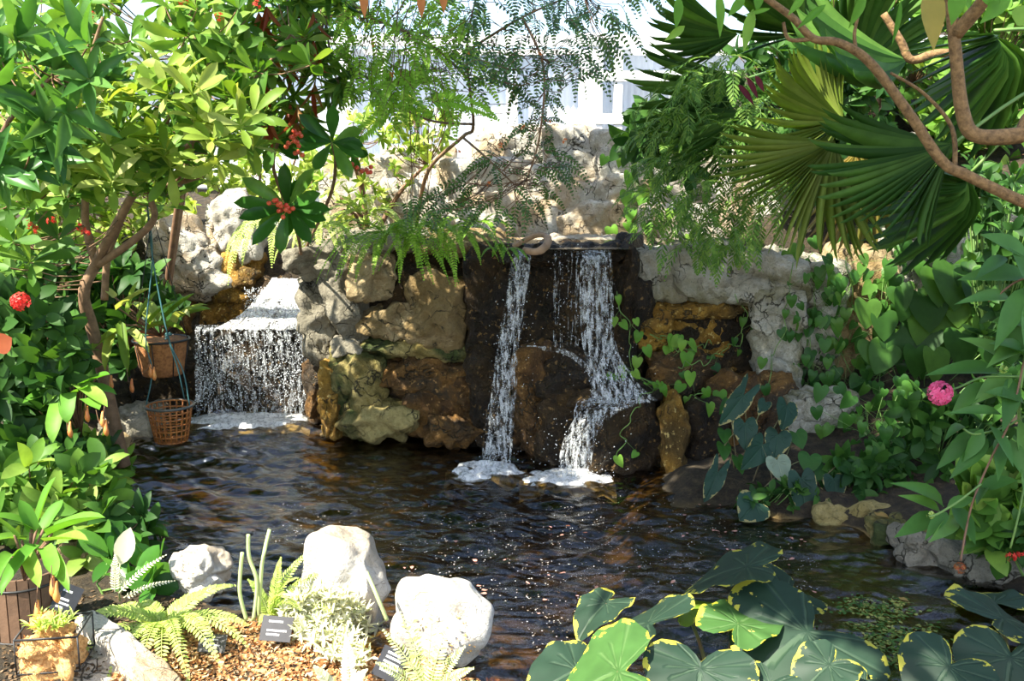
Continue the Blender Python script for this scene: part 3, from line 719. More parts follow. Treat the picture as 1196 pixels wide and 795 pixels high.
# ---- pitcher plants in pots
def pitcher(mb_body, mb_t, start, end, ln=.09, r=.014):
    s, e = Vector(start), Vector(end); mid = s.lerp(e, .5)+Vector((0, -.02, -.05))
    mb_t.tube(smooth_path([s, mid, e], 5), .0022, 4)
    k = 8; pts = [e+Vector((0, -.012*math.sin(i/k*3), -ln*i/k+ln*.0)) for i in range(k+1)]
    rr = [r*.35, r*.5, r*.62, r*.7, r*.85, r*1.0, r*1.0, r*.8, r*.3]
    mb_body.tube(pts, rr, 8)
PITM = plain('pitcher_red', (.62, .16, .05), .35, 0, 12, (.75, .38, .10))
def pitcher_plant(loc, label, leaves, pits, potr=None, group=None, lw=.045, mat=None, pot=True):
    E = empty('pitcher_plant', loc, label, 'pitcher plant', group)
    m = MB(); st = MB()
    for (x, y, Y, x2, y2, Y2, T) in leaves:
        a, b = P(x, y, Y), P(x2, y2, Y2); d = b-a; L = d.length
        m.batch(T_ST[T], [a], [d+Vector((0, 0, .35*L*(T+.3)))], [Vector((0, -.25, 1))], [L*1.08], lw)
        st.tube([Vector(loc)+Vector((0, 0, .05)), a.lerp(Vector(loc), .4)+Vector((0, 0, .03)), a+(b-a)*.1], .006, 5)
    m.build('foliage', mat or L3, E); st.build('stem', TWIG, E)
    for (x, y, Y, x2, y2) in pits:
        b_, t_ = MB(), MB(); pitcher(b_, t_, P(x, y, Y), P(x2, y2, Y)); o = b_.build('pitcher', PITM, E); t_.build('tendril', TWIG, o)
    return E
pc = P(188, 396, 6.6)
CP = empty('coir_pot', pc-Vector((0, 0, .24)), 'reddish coir pot with a black wire rim hanging above the lattice basket', 'plant pot')
m = MB(); n = 26; V = []
for i in range(7):
    t = i/6; rr = lerp(.13, .175, t**.6)
    for j in range(n): V.append((pc.x+rr*math.cos(j*6.2832/n)*(1+.05*noise.noise(Vector((j, i*3, 0)))), pc.y+rr*math.sin(j*6.2832/n), pc.z-.24+.24*t+.01*noise.noise(Vector((j*2, i, 4)))))
V.append((pc.x, pc.y, pc.z-.03)); V.append((pc.x, pc.y, pc.z-.24))
m.add(V, [(i*n+j, i*n+(j+1) % n, (i+1)*n+(j+1) % n, (i+1)*n+j) for i in range(6) for j in range(n)], [(6*n+j, 6*n+(j+1) % n, 7*n) for j in range(n)]+[(j, 7*n+1, (j+1) % n) for j in range(n)])
m.build('coir_liner', COIR, CP)
m = MB(); m.tube([(pc.x+.182*math.cos(a), pc.y+.182*math.sin(a), pc.z) for a in np.linspace(0, 6.2832, 30)], .008, 6, cap=False)
for j in range(8):
    a = j*math.pi/4; m.tube([(pc.x+lerp(.145, .183, t)*math.cos(a), pc.y+lerp(.145, .183, t)*math.sin(a), pc.z-.24+.24*t) for t in (0, .5, 1)], .004, 4)
m.build('wire_frame', WIRE, CP)
m = MB()
for dx in (-.18, .18): m.tube([pc+Vector((dx, 0, 0)), P(178, 250, 6.6)], .003, 4)
m.build('hanging_wire', WIRE, CP)
pitcher_plant(pc-Vector((0, 0, .03)), 'bright strap-leaved pitcher plant spilling from the coir pot with the black wire rim',
 [(140, 384, 6.4, 103, 414, 6.2, 0), (135, 362, 6.4, 172, 338, 6.3, 0), (140, 374, 6.3, 148, 430, 6.15, 0), (150, 384, 6.35, 172, 410, 6.2, 0), (135, 385, 6.4, 124, 428, 6.2, 1), (135, 348, 6.5, 122, 336, 6.5, 0), (160, 376, 6.4, 182, 340, 6.4, 0), (175, 380, 6.5, 196, 350, 6.4, 1), (190, 375, 6.5, 224, 344, 6.4, 0), (200, 375, 6.5, 242, 362, 6.3, 0), (195, 385, 6.5, 236, 354, 6.6, 1), (185, 375, 6.6, 168, 352, 6.8, 1), (170, 386, 6.5, 206, 388, 6.3, 1), (150, 368, 6.5, 158, 330, 6.5, 0), (205, 380, 6.4, 214, 366, 6.1, 1), (180, 385, 6.6, 150, 355, 6.9, 1)],
 [(172, 410, 6.2, 180, 428), (148, 430, 6.15, 154, 442), (125, 428, 6.2, 130, 438), (160, 425, 6.2, 176, 425)], lw=.06)
pitcher_plant(P(95, 520, 5.6), 'green pitcher plant with orange-tipped pitchers dangling beside the left water edge',
 [(85, 462, 5.4, 100, 452, 5.3, 0), (88, 448, 5.4, 122, 474, 5.2, 0), (95, 450, 5.4, 125, 438, 5.3, 0), (80, 450, 5.5, 60, 468, 5.3, 1), (84, 452, 5.4, 58, 440, 5.4, 0), (80, 460, 5.4, 40, 446, 5.3, 1), (82, 458, 5.3, 78, 490, 5.2, 1), (90, 455, 5.4, 130, 462, 5.4, 1), (75, 455, 5.5, 30, 470, 5.3, 0), (84, 448, 5.5, 90, 420, 5.5, 0), (70, 470, 5.3, 62, 512, 5.15, 1), (100, 465, 5.3, 112, 478, 5.2, 1)],
 [(122, 474, 5.2, 120, 480), (112, 478, 5.2, 124, 490), (78, 490, 5.2, 82, 492), (100, 460, 5.3, 102, 474), (60, 500, 5.2, 58, 492)], mat=LVB, lw=.085)
pitcher_plant(P(30, 690, 4.0), 'strap-leaved pitcher plant at the bottom left edge with two glowing yellow-green leaves',
 [(55, 625, 3.95, 116, 606, 3.75, 0), (52, 632, 3.95, 98, 632, 3.75, 0), (45, 636, 3.9, 8, 690, 3.7, 1), (20, 628, 3.9, -10, 600, 3.8, 0), (50, 640, 3.9, 72, 690, 3.7, 1), (30, 645, 3.9, 44, 684, 3.7, 0), (20, 650, 3.9, -4, 674, 3.6, 1), (40, 620, 4.0, 0, 600, 3.9, 1), (40, 622, 4.0, 24, 586, 4.0, 0), (50, 618, 4.0, 72, 585, 4.1, 0), (30, 630, 4, -20, 640, 3.8, 1), (55, 640, 3.85, 64, 672, 3.7, 0), (45, 610, 4.1, 60, 560, 4.1, 0)],
 [(44, 684, 3.7, 44, 700), (72, 690, 3.7, 62, 672), (60, 660, 3.7, 66, 678)], mat=LVB, lw=.06)
for nm, (x0, y0, x1, y1, Y), lab in (('plant_pot', (-6, 662, 74, 742, 4.2), 'brown slatted wooden pot in shade behind the strap-leaved plant'),):
    c = P((x0+x1)/2, y1, Y); wd = (x1-x0)*(Y+.3)/F; hh = P(30, y0, Y).z-c.z; E = empty(nm, c, lab, 'plant pot')
    m = MB(); nS = 22
    for j in range(nS):
        a = 2*math.pi*j/nS; q_ = Matrix.Rotation(a, 3, 'Z'); m.box(c+q_ @ Vector((wd/2, 0, 0))+Vector((0, 0, hh/2)), (.014, wd*math.pi/nS*.93, hh), q_)
    m.build('staves', plain('pot_wood', (.16, .09, .05), .7, .3, 20), E, smooth=False)
    for z in (.12, .85): m = MB(); m.tube([(c.x+(wd/2+.009)*math.cos(a), c.y+(wd/2+.009)*math.sin(a), c.z+hh*z) for a in np.linspace(0, 6.2832, 30)], .006, 5, cap=False); m.build('hoop', WIRE, E)
    m = MB(); m.tube([(c.x, c.y, c.z+.02), (c.x, c.y, c.z+hh*.92)], wd/2-.008, 24); m.build('soil', soil, E)
# coir basket cube
cb = P(52, 775, 3.55); E = empty('moss_basket', cb-Vector((0, 0, .08)), 'square orange moss basket with a thin dark rim at the bottom left corner', 'basket')
v, t = stone_mesh((cb.x, cb.y+.1, cb.z+.03), (.225, .20, .20), 71, ex=7, amp=.05, facets=0, sub=5, fine=.05)
MOSSO = plain('orange_moss', (.85, .48, .18), .95, 1.0, 55, (.42, .20, .06)); m = MB(); m.add(v, t=t)
pts = [v[random.randrange(len(v))] for i in range(1400)]
m.batch(T_TINY, [tuple(p) for p in pts], rvec(1400)+np.array([0, -.5, .3]), rvec(1400), rng.uniform(.008, .02, 1400), .006)
m.build('moss_block', MOSSO, E)
m = MB(); q_ = Matrix.Rotation(R(8), 3, 'Z')
cs = [cb+Vector((0, .1, .105))+q_ @ Vector((sx*.115, sy*.105, 0)) for sx, sy in ((-1, -1), (1, -1), (1, 1), (-1, 1))]
m.tube(cs+[cs[0]], .005, 5); cs2 = [c-Vector((0, 0, .14)) for c in cs]; m.tube(cs2+[cs2[0]], .004, 5)
for a, b in zip(cs, cs2): m.tube([a, b], .004, 4)
m.build('wire_rim', WIRE, E)
m = MB()
for i in range(26): 
    p = cb+Vector((random.uniform(-.08, .06), .1+random.uniform(-.07, .07), .12)); whorl(m, p, (random.gauss(0, .3), -.1, 1), 6, .045, .009, T_LA, 60)
m.build('sprouts', LFY, E)
# ================================================================== plant labels
PLATE = plain('black_label_plate', (.035, .035, .04), .35); INK = plain('white_engraving', (.8, .8, .82), .5)
def sign(cx_, cy_, Y, wpx, hpx, roll, yaw, label, rows):
    c = P(cx_, cy_, Y); s_ = (Y*cp+.6)/F; w_, h_ = wpx*s_, hpx*s_*1.05
    q_ = Matrix.Rotation(R(yaw), 3, 'Z') @ Matrix.Rotation(R(roll), 3, 'Y') @ Matrix.Rotation(R(-38), 3, 'X')
    E = empty('plant_label', (c.x, c.y+.02, ground_at(c.x, c.y+.02)), label, 'sign', 'black engraved plant labels on stakes')
    m = MB(); m.box(c, (w_, .004, h_), q_); m.build('plate', PLATE, E, smooth=False)
    m = MB(); m.box(c+Vector((0, .02, -h_*.5-.03)), (.014, .003, h_+.08), Matrix.Rotation(R(-8), 3, 'X')); m.build('stake', PLATE, E, smooth=False)
    m = MB()
    for (z, x0, x1) in rows:
        x = x0
        while x < x1:
            l_ = random.uniform(.03, .09); l_ = min(l_, x1-x)
            if l_ > .015: m.box(c+q_ @ Vector(((x+l_/2)*w_, -.0026, z*h_)), (l_*w_, .0008, h_*.075), q_)
            x += l_+.014
    m.build('lettering', INK, E, smooth=False)
sign(78, 699, 4.15, 25, 30, 28, 12, 'black plant label tilted on its corner beside the moss basket', [(.25, -.3, .1), (-.05, -.32, .12), (-.2, -.32, .2), (-.34, -.3, 0)])
sign(323, 734, 4.05, 34, 26, 5, 0, 'black plant label standing upright in the wood chips left of the boulders', [(.28, -.28, .18), (-.08, -.3, .34), (-.24, -.3, .12)])
sign(248, 751, 4.0, 30, 19, 4, 0, 'small dusty black plant label lying low under the bright fern', [(.2, -.3, .2), (-.1, -.34, .3)])
sign(456, 776, 3.75, 30, 32, 24, -8, 'black plant label with many text lines in front of the rounded white boulder', [(.34, -.28, .2), (.2, -.28, .3), (.04, -.3, .3), (-.1, -.3, .34), (-.24, -.3, .3)])
# ================================================================== taro
def taromat(name, base, edge, veinc):
    k = NT(name); vec = k.n('ShaderNodeTexCoord').outputs['Object']
    ea = k.n('ShaderNodeAttribute', attribute_name='edge').outputs['Fac']
    nz = k.noise(vec, 16, 4, .6); n2 = k.noise(vec, 5, 3)
    col = k.ramp(n2, [(.35, tuple(c*.7 for c in base)), (.65, base)])
    e = k.math('ADD', ea, k.math('MULTIPLY', k.math('SUBTRACT', nz, .5), 1.1))
    col = k.mix(k.ramp(e, [(.98, g3(0)), (1.05, g3(1))]), col, edge)
    va = k.n('ShaderNodeSeparateColor', {0: k.n('ShaderNodeAttribute', attribute_name='vein').outputs['Color']}).outputs[0]
    col = k.mix(k.ramp(va, [(.4, g3(0)), (1, g3(.3))]), col, veinc)
    sp = k.noise(vec, 22, 3); gate = k.noise(vec, 3.5, 2)
    spot = k.mix(1.0, k.ramp(sp, [(.70, g3(0)), (.715, g3(1))]), k.ramp(gate, [(.56, g3(0)), (.60, g3(1))]), 'MULTIPLY')
    col = k.mix(spot, col, (.75, .62, .12))
    pr = k.n('ShaderNodeBsdfPrincipled', {'Base Color': col, 'Roughness': .55, 'Specular IOR Level': .3, 'Normal': k.n('ShaderNodeBump', {'Height': k.math('MULTIPLY', va, 1.0), 'Strength': .5, 'Distance': .01}).outputs['Normal']})
    tl = k.n('ShaderNodeBsdfTranslucent', {'Color': k.mix(1.0, col, (1.2, 1.3, .5), 'MULTIPLY')})
    return k.end(k.n('ShaderNodeMixShader', {0: .22, 1: pr.outputs[0], 2: tl.outputs[0]}).outputs[0])
TM = [taromat('blue_green_taro', (.027, .060, .036), (.55, .50, .06), (.12, .19, .11)), taromat('yellowing_taro', (.07, .17, .04), (.72, .66, .05), (.2, .32, .12)), taromat('dark_arrow_leaf', (.022, .065, .040), (.30, .26, .10), (.06, .12, .07)), taromat('lime_taro', (.22, .36, .03), (.6, .55, .08), (.35, .45, .1)), taromat('pale_heart_leaf', (.30, .38, .26), (.35, .35, .2), (.4, .45, .3))]
TARO = [(0, -.10), (.05, -.24), (.13, -.38), (.24, -.45), (.36, -.42), (.45, -.28), (.50, -.10), (.50, .12), (.45, .34), (.36, .54), (.24, .74), (.11, .90), (0, 1)]
HEARTO = [(0, -.04), (.07, -.16), (.17, -.27), (.30, -.30), (.41, -.22), (.48, -.06), (.50, .12), (.46, .34), (.36, .56), (.22, .78), (.10, .91), (0, 1)]
ARROW = [(0, -.02), (.10, -.25), (.22, -.50), (.34, -.60), (.40, -.45), (.38, -.2), (.42, 0), (.46, .2), (.42, .42), (.30, .66), (.13, .88), (0, 1)]
def big_leaf(parent, base, tip, wid, up, mat, outline=TARO, cup=.12, droop=.25, fold=.0, wavy=.03, stem_from=None, stem_r=.008, stemmat=None, name='leaf'):
    b = Vector(base); t = Vector(tip); d = t-b; L = d.length; d.normalize(); s = d.cross(Vector(up)).normalized(); u = s.cross(d)
    full = [Vector((x, y)) for x, y in outline]; o = []
    for i in range(len(full)-1):
        for j in range(3): o.append(full[i].lerp(full[i+1], j/3))
    o.append(full[-1]); right = o; left = [Vector((-p.x, p.y)) for p in o[1:-1]][::-1]; ring = right+left
    n = len(ring); K = 9; V = [b]; E = [0]; Vn = [0]; ph = random.random()*9
    angs = [math.atan2(x, y) for x, y in [(0, 1), (.5, .45), (.5, .1), (.45, -.2), (.22, -.42)]]
    for i in range(1, K+1):
        f = i/K
        for p in ring:
            q = p*f; ax = abs(q.x)
            z = cup*ax-fold*ax*1.5-droop*max(0, q.y)**2-droop*1.3*max(0, -q.y)**1.5+wavy*f**2*math.sin(math.atan2(p.x, p.y)*7+ph)
            V.append(b+s*(q.x*wid)+d*(q.y*L)+u*(z*L)); E.append(f)
            a = abs(math.atan2(p.x, p.y)); dv = min(abs(a-abs(g)) for g in angs)*f
            Vn.append(1.0 if dv < .022 else 0.0)
    q = []; tr = []
    for j in range(n): tr.append((0, 1+(j+1) % n, 1+j))
    for i in range(K-1):
        for j in range(n):
            a = 1+i*n+j; c = 1+i*n+(j+1) % n; q.append((a, c, c+n, a+n))
    m = MB(); m.add([tuple(v) for v in V], q, tr); ob = m.build(name, mat, parent)
    A = ob.data.attributes.new('edge', 'FLOAT', 'POINT'); A.data.foreach_set('value', E)
    A = ob.data.attributes.new('vein', 'FLOAT', 'POINT'); A.data.foreach_set('value', Vn)
    if stem_from is not None:
        f = Vector(stem_from); st = MB(); mid = f.lerp(b, .55)+Vector((0, 0, .10*(b-f).length))
        st.tube(smooth_path([f, mid, b-u*.002], 5), [stem_r*1.5-.8*stem_r*i/10 for i in range(11)], 6); st.build('leaf_stalk', stemmat or TSTEM, ob)
    return ob
TSTEM = plain('taro_stalk', (.12, .16, .05), .5, 0, 8, (.16, .07, .05))
def taro(label, root, leaves):
    r = P(*root); r.z = -.1; E = empty('taro_plant', r, label, 'taro plant')
    for (x, y, Y, x2, y2, Y2, wpx, up, mi) in leaves:
        b, t = G(x, y, Y), G(x2, y2, Y2); wid = wpx*(b.y*cp+.4)/F
        big_leaf(E, b, t, wid, up, TM[mi], stem_from=r+Vector((random.gauss(0, .03), random.gauss(0, .03), 0)))
FD = leafmat('pale_fleck', [(.75, .70, .55), (.65, .45, .28), (.85, .82, .75)], trans=0); m = MB(); B = []
for x, y in inpoly(1300, [(330, 560), (600, 600), (760, 570), (860, 610), (960, 640), (960, 690), (700, 680), (640, 790), (590, 700), (440, 660), (300, 630)]):
    c = G(x, y, .006); B.append(tuple(c))
n = len(B); a = rng.uniform(0, 6.3, n); m.batch(T_SM, B, np.stack([np.cos(a), np.sin(a), rng.normal(0, .1, n)], 1), np.tile([0, 0, 1.], (n, 1)), rng.uniform(.004, .013, n), rng.uniform(.003, .008, n))
tag(m.build('floating_debris', FD), 'tiny pale flecks of plant debris drifting over the pond', 'debris', kind='stuff')
taro('large taro with a broad yellow-spotted leaf raised over dark water, right of centre', (850, 740, 4.0), [
 (872, 661, .50, 792, 676, .40, 165, (0, .1, 1), 0), (862, 728, .42, 905, 700, .42, 92, (.1, 0, 1), 1), (918, 690, .30, 866, 708, .26, 120, (0, -.1, 1), 0), (800, 712, .36, 838, 690, .36, 60, (.2, .3, 1), 3)])
taro('taro in the middle foreground with a curled grey-green leaf at its left', (770, 770, 3.75), [
 (756, 728, .42, 704, 730, .34, 160, (0, -.1, 1), 0), (708, 704, .36, 668, 738, .28, 80, (-.6, -.2, .8), 0), (818, 780, .44, 812, 850, .30, 130, (0, -.3, 1), 0), (900, 800, .40, 880, 850, .30, 90, (0, -.2, 1), 0)])
taro('taro with a yellow-rimmed bright leaf at the bottom edge left of the others', (700, 830, 3.4), [
 (722, 784, .46, 640, 815, .34, 190, (-.25, -.1, 1), 1), (674, 782, .34, 606, 812, .28, 130, (-.3, -.1, 1), 0)])
taro('taro with one very large dark leaf beside the floating weed', (930, 800, 3.6), [
 (942, 738, .42, 866, 790, .30, 220, (.1, -.15, 1), 0), (968, 776, .48, 925, 812, .40, 80, (.1, -.1, 1), 0), (1010, 795, .40, 985, 820, .36, 60, (.2, -.1, 1), 0)])
taro('taro at the bottom right corner with a notched leaf facing the camera', (1190, 820, 3.5), [
 (1172, 722, .48, 1240, 735, .38, 140, (-.1, -.1, 1), 0), (1160, 704, .44, 1112, 690, .40, 80, (0, -.2, .9), 0), (1108, 778, .44, 1070, 830, .32, 110, (.1, -.2, 1), 0), (1180, 768, .44, 1170, 840, .28, 120, (0, -.1, 1), 0)])
# ---- heart-leaf plants on the right bank
def heart_plant(label, root, leaves):
    r = P(*root); E = empty('heart_leaf_plant', r, label, 'heart-leaf plant')
    for (x, y, x2, y2, Y, wpx, mi, shp) in leaves:
        b, t = P(x, y, Y+.03), P(x2, y2, Y-.06); wid = wpx*(Y*cp+.3)/F
        big_leaf(E, b, t, wid, (random.gauss(0, .2), -1, .35), TM[mi] if mi >= 0 else LV, outline=ARROW if shp else HEARTO, cup=.1, droop=.2, wavy=.015, stem_from=r+Vector((random.gauss(0, .06), random.gauss(0, .04), 0)), stem_r=.004)
heart_plant('heart-leaf plant with a long dark arrow-shaped leaf nearest the golden stone', (862, 545, 6.45), [
 (868, 462, 843, 497, 6.35, 30, 2, 1), (870, 495, 872, 525, 6.3, 30, 2, 0), (846, 503, 847, 516, 6.4, 17, -1, 0), (845, 520, 847, 536, 6.35, 18, -1, 0), (838, 552, 824, 586, 6.2, 26, 2, 1), (894, 470, 887, 482, 6.4, 16, 2, 0), (850, 470, 842, 482, 6.5, 14, -1, 0), (862, 535, 868, 552, 6.3, 16, -1, 0)])
heart_plant('heart-leaf plant with one pale greyish leaf below the squared limestone block', (905, 585, 6.3), [
 (919, 474, 917, 502, 6.35, 34, 2, 0), (909, 508, 905, 536, 6.3, 32, 2, 0), (890, 520, 869, 549, 6.25, 32, 2, 0), (908, 538, 916, 562, 6.2, 30, 4, 0), (930, 506, 938, 522, 6.35, 24, -1, 0), (882, 588, 866, 606, 5.95, 44, 2, 0), (946, 533, 944, 552, 6.25, 28, -1, 0)])
heart_plant('dark heart-leaf plant with the longest hanging leaf over the right bank', (950, 595, 6.2), [
 (936, 560, 943, 606, 6.05, 34, 2, 0), (974, 560, 979, 587, 6.1, 28, 2, 0), (985, 538, 988, 556, 6.2, 26, -1, 0), (1006, 556, 1020, 568, 6.15, 22, -1, 0), (962, 545, 955, 560, 6.25, 20, -1, 0)])
# ---- vines
def vine(label, path, n, size, mat, Y=7.4, spread=14, name='climbing_vine', group=None, off=.05, surf=True, face=.6):
    pts = []
    for i in range(len(path)-1):
        (x, y), (x2, y2) = path[i], path[i+1]
        for j in range(4): pts.append((lerp(x, x2, j/4), lerp(y, y2, j/4)))
    pts.append(path[-1]); W3 = [(hit(x, y, off)[0] if surf else P(x, y, Y)) for x, y in pts]
    if surf:  # keep the stem from leaping to stones far behind
        for i in range(1, len(W3)):
            if abs(W3[i].y-W3[i-1].y) > .35: W3[i] = P(pts[i][0], pts[i][1], W3[i-1].y-.02)
    E = empty(name, W3[-1], label, 'vine', group); m = MB(); m.tube(smooth_path(W3, 3), .004, 4); m.build('stem', GSTEM, E)
    m = MB(); st = MB()
    size *= .78; n = int(n*.9)
    for i in range(n):
        t = random.random()*(len(W3)-1); k_ = int(t); c = W3[k_].lerp(W3[min(k_+1, len(W3)-1)], t-k_)
        dx, dz = random.gauss(0, spread)*.006, random.gauss(0, spread)*.006
        b = c+Vector((dx, -abs(random.gauss(.03, .04)), dz)); st.tube([c, b], .0018, 3)
        L = size*random.uniform(.65, 1.25)
        m.batch(random.choice(T_HE), [b], [(random.gauss(0, .45), -.25, -1)], [(random.gauss(0, .45), -1, face+random.gauss(0, .3))], [L], L*random.uniform(.85, 1.05))
    m.build('foliage', mat, E); st.build('leaf_stalks', GSTEM, E); return E
vine('climbing vine with small bright leaves hanging down the black stone right of the waterfall', [(728, 340), (730, 385), (732, 425), (735, 445), (760, 452), (775, 458)], 16, .10, LVB)
vine('slender vine arching from the waterfall shelf down to the water', [(775, 458), (752, 464), (738, 478), (728, 505), (716, 530)], 6, .09, LVB)
vine('vine with heart leaves crossing the mouth of the golden hollow', [(760, 385), (778, 395), (790, 415), (812, 410), (830, 400)], 13, .14, LVB)
vine('woody vine curving round the right rim of the golden hollow', [(858, 345), (870, 372), (862, 400), (840, 418), (815, 427), (790, 428)], 10, .10, LV)
vine('vine trailing down from the upper wall corner beside the palm', [(735, 170), (738, 200), (745, 215), (738, 240), (742, 270), (748, 300)], 24, .15, LVB)
vine('vine spreading under the feathery foliage above the pale blocks', [(770, 240), (790, 262), (820, 300), (842, 310), (850, 340)], 30, .11, LVB)
vine('vine hugging the face of the upright pale slab', [(925, 310), (922, 350), (912, 385), (905, 420), (898, 455)], 14, .10, LV)
vine('dense creeper with dark leaves left part of the right-hand wall', [(945, 300), (950, 340), (942, 390), (948, 430), (940, 460)], 60, .12, LV, spread=24)
vine('dense creeper with dark leaves in the middle of the right-hand wall', [(985, 300), (992, 350), (984, 400), (990, 440), (1000, 480)], 80, .13, LV, spread=28)
vine('creeper covering the stones above the pentas flowers', [(1030, 300), (1035, 350), (1030, 420), (1025, 480), (1040, 520)], 80, .14, LV, spread=30)
vine('small-leaved creeper below the right-hand wall beside the squared block', [(1010, 480), (1015, 510), (1030, 530), (1050, 545)], 70, .11, LV, spread=28)
vine('vine with three bright leaves beside the speckled boulder', [(826, 458), (818, 465), (812, 472)], 7, .11, LVB)
vine('vine on the wall high at the right edge', [(1150, 240), (1140, 290), (1150, 330), (1130, 360)], 80, .12, LV, spread=40)
vine('vine threading between the dark palm fronds and the wall', [(1010, 230), (1040, 260), (1070, 290), (1090, 300)], 70, .11, LV, spread=36)
m_ = empty('round_leaf_vine', P(1080, 470, 7.2), 'vine with large round overlapping leaves high on the right-hand bank', 'vine'); m = MB(); st = MB()
for (x, y, r) in [(1092, 328, 30), (1062, 345, 24), (1112, 358, 26), (1060, 378, 24), (1102, 402, 30), (1074, 430, 26), (1040, 425, 22), (1046, 358, 20), (1134, 395, 24), (1142, 430, 24), (1028, 370, 18), (1035, 448, 20), (1120, 440, 24), (1092, 372, 24), (1128, 340, 22), (1062, 402, 18), (1010, 350, 18), (1150, 360, 22), (1090, 460, 22), (1160, 400, 24), (1030, 330, 16), (1060, 310, 18), (1118, 308, 20), (1015, 400, 18), (1100, 430, 20), (1075, 455, 20), (1160, 445, 22)]:
    c, nn = hit(x, y, .22); c.y = min(c.y, 7.4); L = r*2*c.y/F*1.0
    m.batch(heart(.25, .12), [tuple(c+Vector((0, 0, L*.45)))], [(random.gauss(0, .25), -.35, -1)], [(random.gauss(0, .25), -.9, .7)], [L*.9], L)
    st.tube([c+Vector((0, 0, L*.4)), P(1080, 470, 7.3).lerp(c, .6)+Vector((0, .1, 0)), P(1080, 470, 7.4)], .004, 4)
m.build('foliage', leafmat('round_vine_leaf', [(.02, .07, .014), (.05, .14, .022), (.13, .27, .04)], rough=.45, spec=.3), m_); st.build('stem', GSTEM, m_)
# ---- shrub helper: whorls round a branch skeleton
def shrub(name, label, cat, base, skeleton, spots, n, L, W, T, mat, twig=TWIG, count=8, open_=75, axis=(0, -.2, 1), group=None, ajit=.6, rads=None, twr=.004, extra=None, partname='foliage'):
    """skeleton: list of world paths (already tapered by rads); spots: world points where leaf rosettes sit"""
    E = empty(name, base, label, cat, group); nodes = []
    for i, pth in enumerate(skeleton):
        sp_ = smooth_path(pth, 6); r0, r1 = (rads[i] if rads else (.02, .008)); m = MB()
        m.tube(sp_, [lerp(r0, r1, j/(len(sp_)-1)) for j in range(len(sp_))], 8); m.build('branch', twig, E); nodes += sp_
    m = MB(); tw = MB()
    for c in spots:
        c = Vector(c); a = Vector(axis)+Vector(rvec(1, ajit)[0]); whorl(m, c, a, random.randint(max(3, count-2), count+2), L*random.uniform(.75, 1.2), W*random.uniform(.85, 1.15), T, open_)
        if nodes:
            nb = min(nodes, key=lambda q: (q-c).length_squared); md = nb.lerp(c, .55)+Vector((0, 0, -.12*(nb-c).length)); tw.tube(smooth_path([nb, md, c], 3), twr, 4)
    m.build(partname, mat, E)
    if tw.v: tw.build('twigs', twig, E)
    return E
def spots(n, poly, Y0, Y1): return [P(x, y, random.uniform(Y0, Y1)) for x, y in inpoly(n, poly)]
shrub('leafy_climber', 'dark oval-leaved climber spilling over the top corner of the upper wall', 'vine', P(780, 215, 8.4), [[P(780, 215, 8.4), P(770, 180, 8.0), P(745, 160, 7.6)], [P(780, 215, 8.4), P(800, 150, 7.8), P(790, 100, 7.4)]], spots(75, [(728, 165), (750, 130), (800, 120), (830, 160), (800, 200), (750, 190)], 7.3, 7.9), 0, .17, .08, T_EL, L2, GSTEM, 5, rads=[(.01, .004)]*2, axis=(-.3, -.8, .3))
# flower heads
T_PET = strip_leaf(obov, 4, .1, .1)
def flower_head(parent, c, r, mat, n=26, name='flower', core=None):
    m = MB(); c = Vector(c)
    for i in range(n):
        a = Vector(rvec(1)[0]).normalized(); a.y -= .4; a.z += .3; a.normalize(); b = c+a*r*.75; o_ = a.orthogonal().normalized(); p_ = a.cross(o_)
        for k_ in range(5):
            an = k_*1.2566+i; d = o_*math.cos(an)+p_*math.sin(an)+a*.25; m.batch(T_PET, [tuple(b)], [tuple(d)], [tuple(a)], [r*.42], r*.24)
        m.tube([c, b], r*.03, 3)
    return m.build(name, mat, parent)
# ---- right foreground flowering shrub
Yp = 3.0
PE = empty('flowering_shrub', P(1215, 640, 3.1), 'shrub with lance-shaped leaves and one pink flower head at the right edge', 'shrub')
sk = [[(1215, 640, 3.1), (1205, 560, 3.05), (1190, 480, 3.0), (1200, 400, 3.0), (1205, 330, 3.0)], [(1205, 480, 3.0), (1175, 498, 3.0), (1140, 507, 2.95), (1125, 500, 2.95)], [(1195, 440, 3.0), (1150, 440, 3), (1120, 452, 3), (1102, 458, 3)], [(1196, 420, 3.0), (1180, 490, 2.95), (1160, 530, 2.95), (1140, 575, 2.9), (1130, 610, 2.9), (1122, 655, 2.85)], [(1146, 565, 2.9), (1120, 585, 2.9), (1095, 600, 2.85), (1085, 603, 2.85)], [(1210, 320, 3.0), (1185, 330, 3), (1165, 345, 3), (1155, 350, 3)], [(1205, 520, 3.05), (1190, 600, 3.0), (1180, 640, 3.0)]]
for i, s_ in enumerate(sk):
    m = MB(); m.tube(smooth_path(pp(s_), 5), .0035 if i else .006, 5); m.build('branch', TWIG if i in (3, 5) else GSTEM, PE)
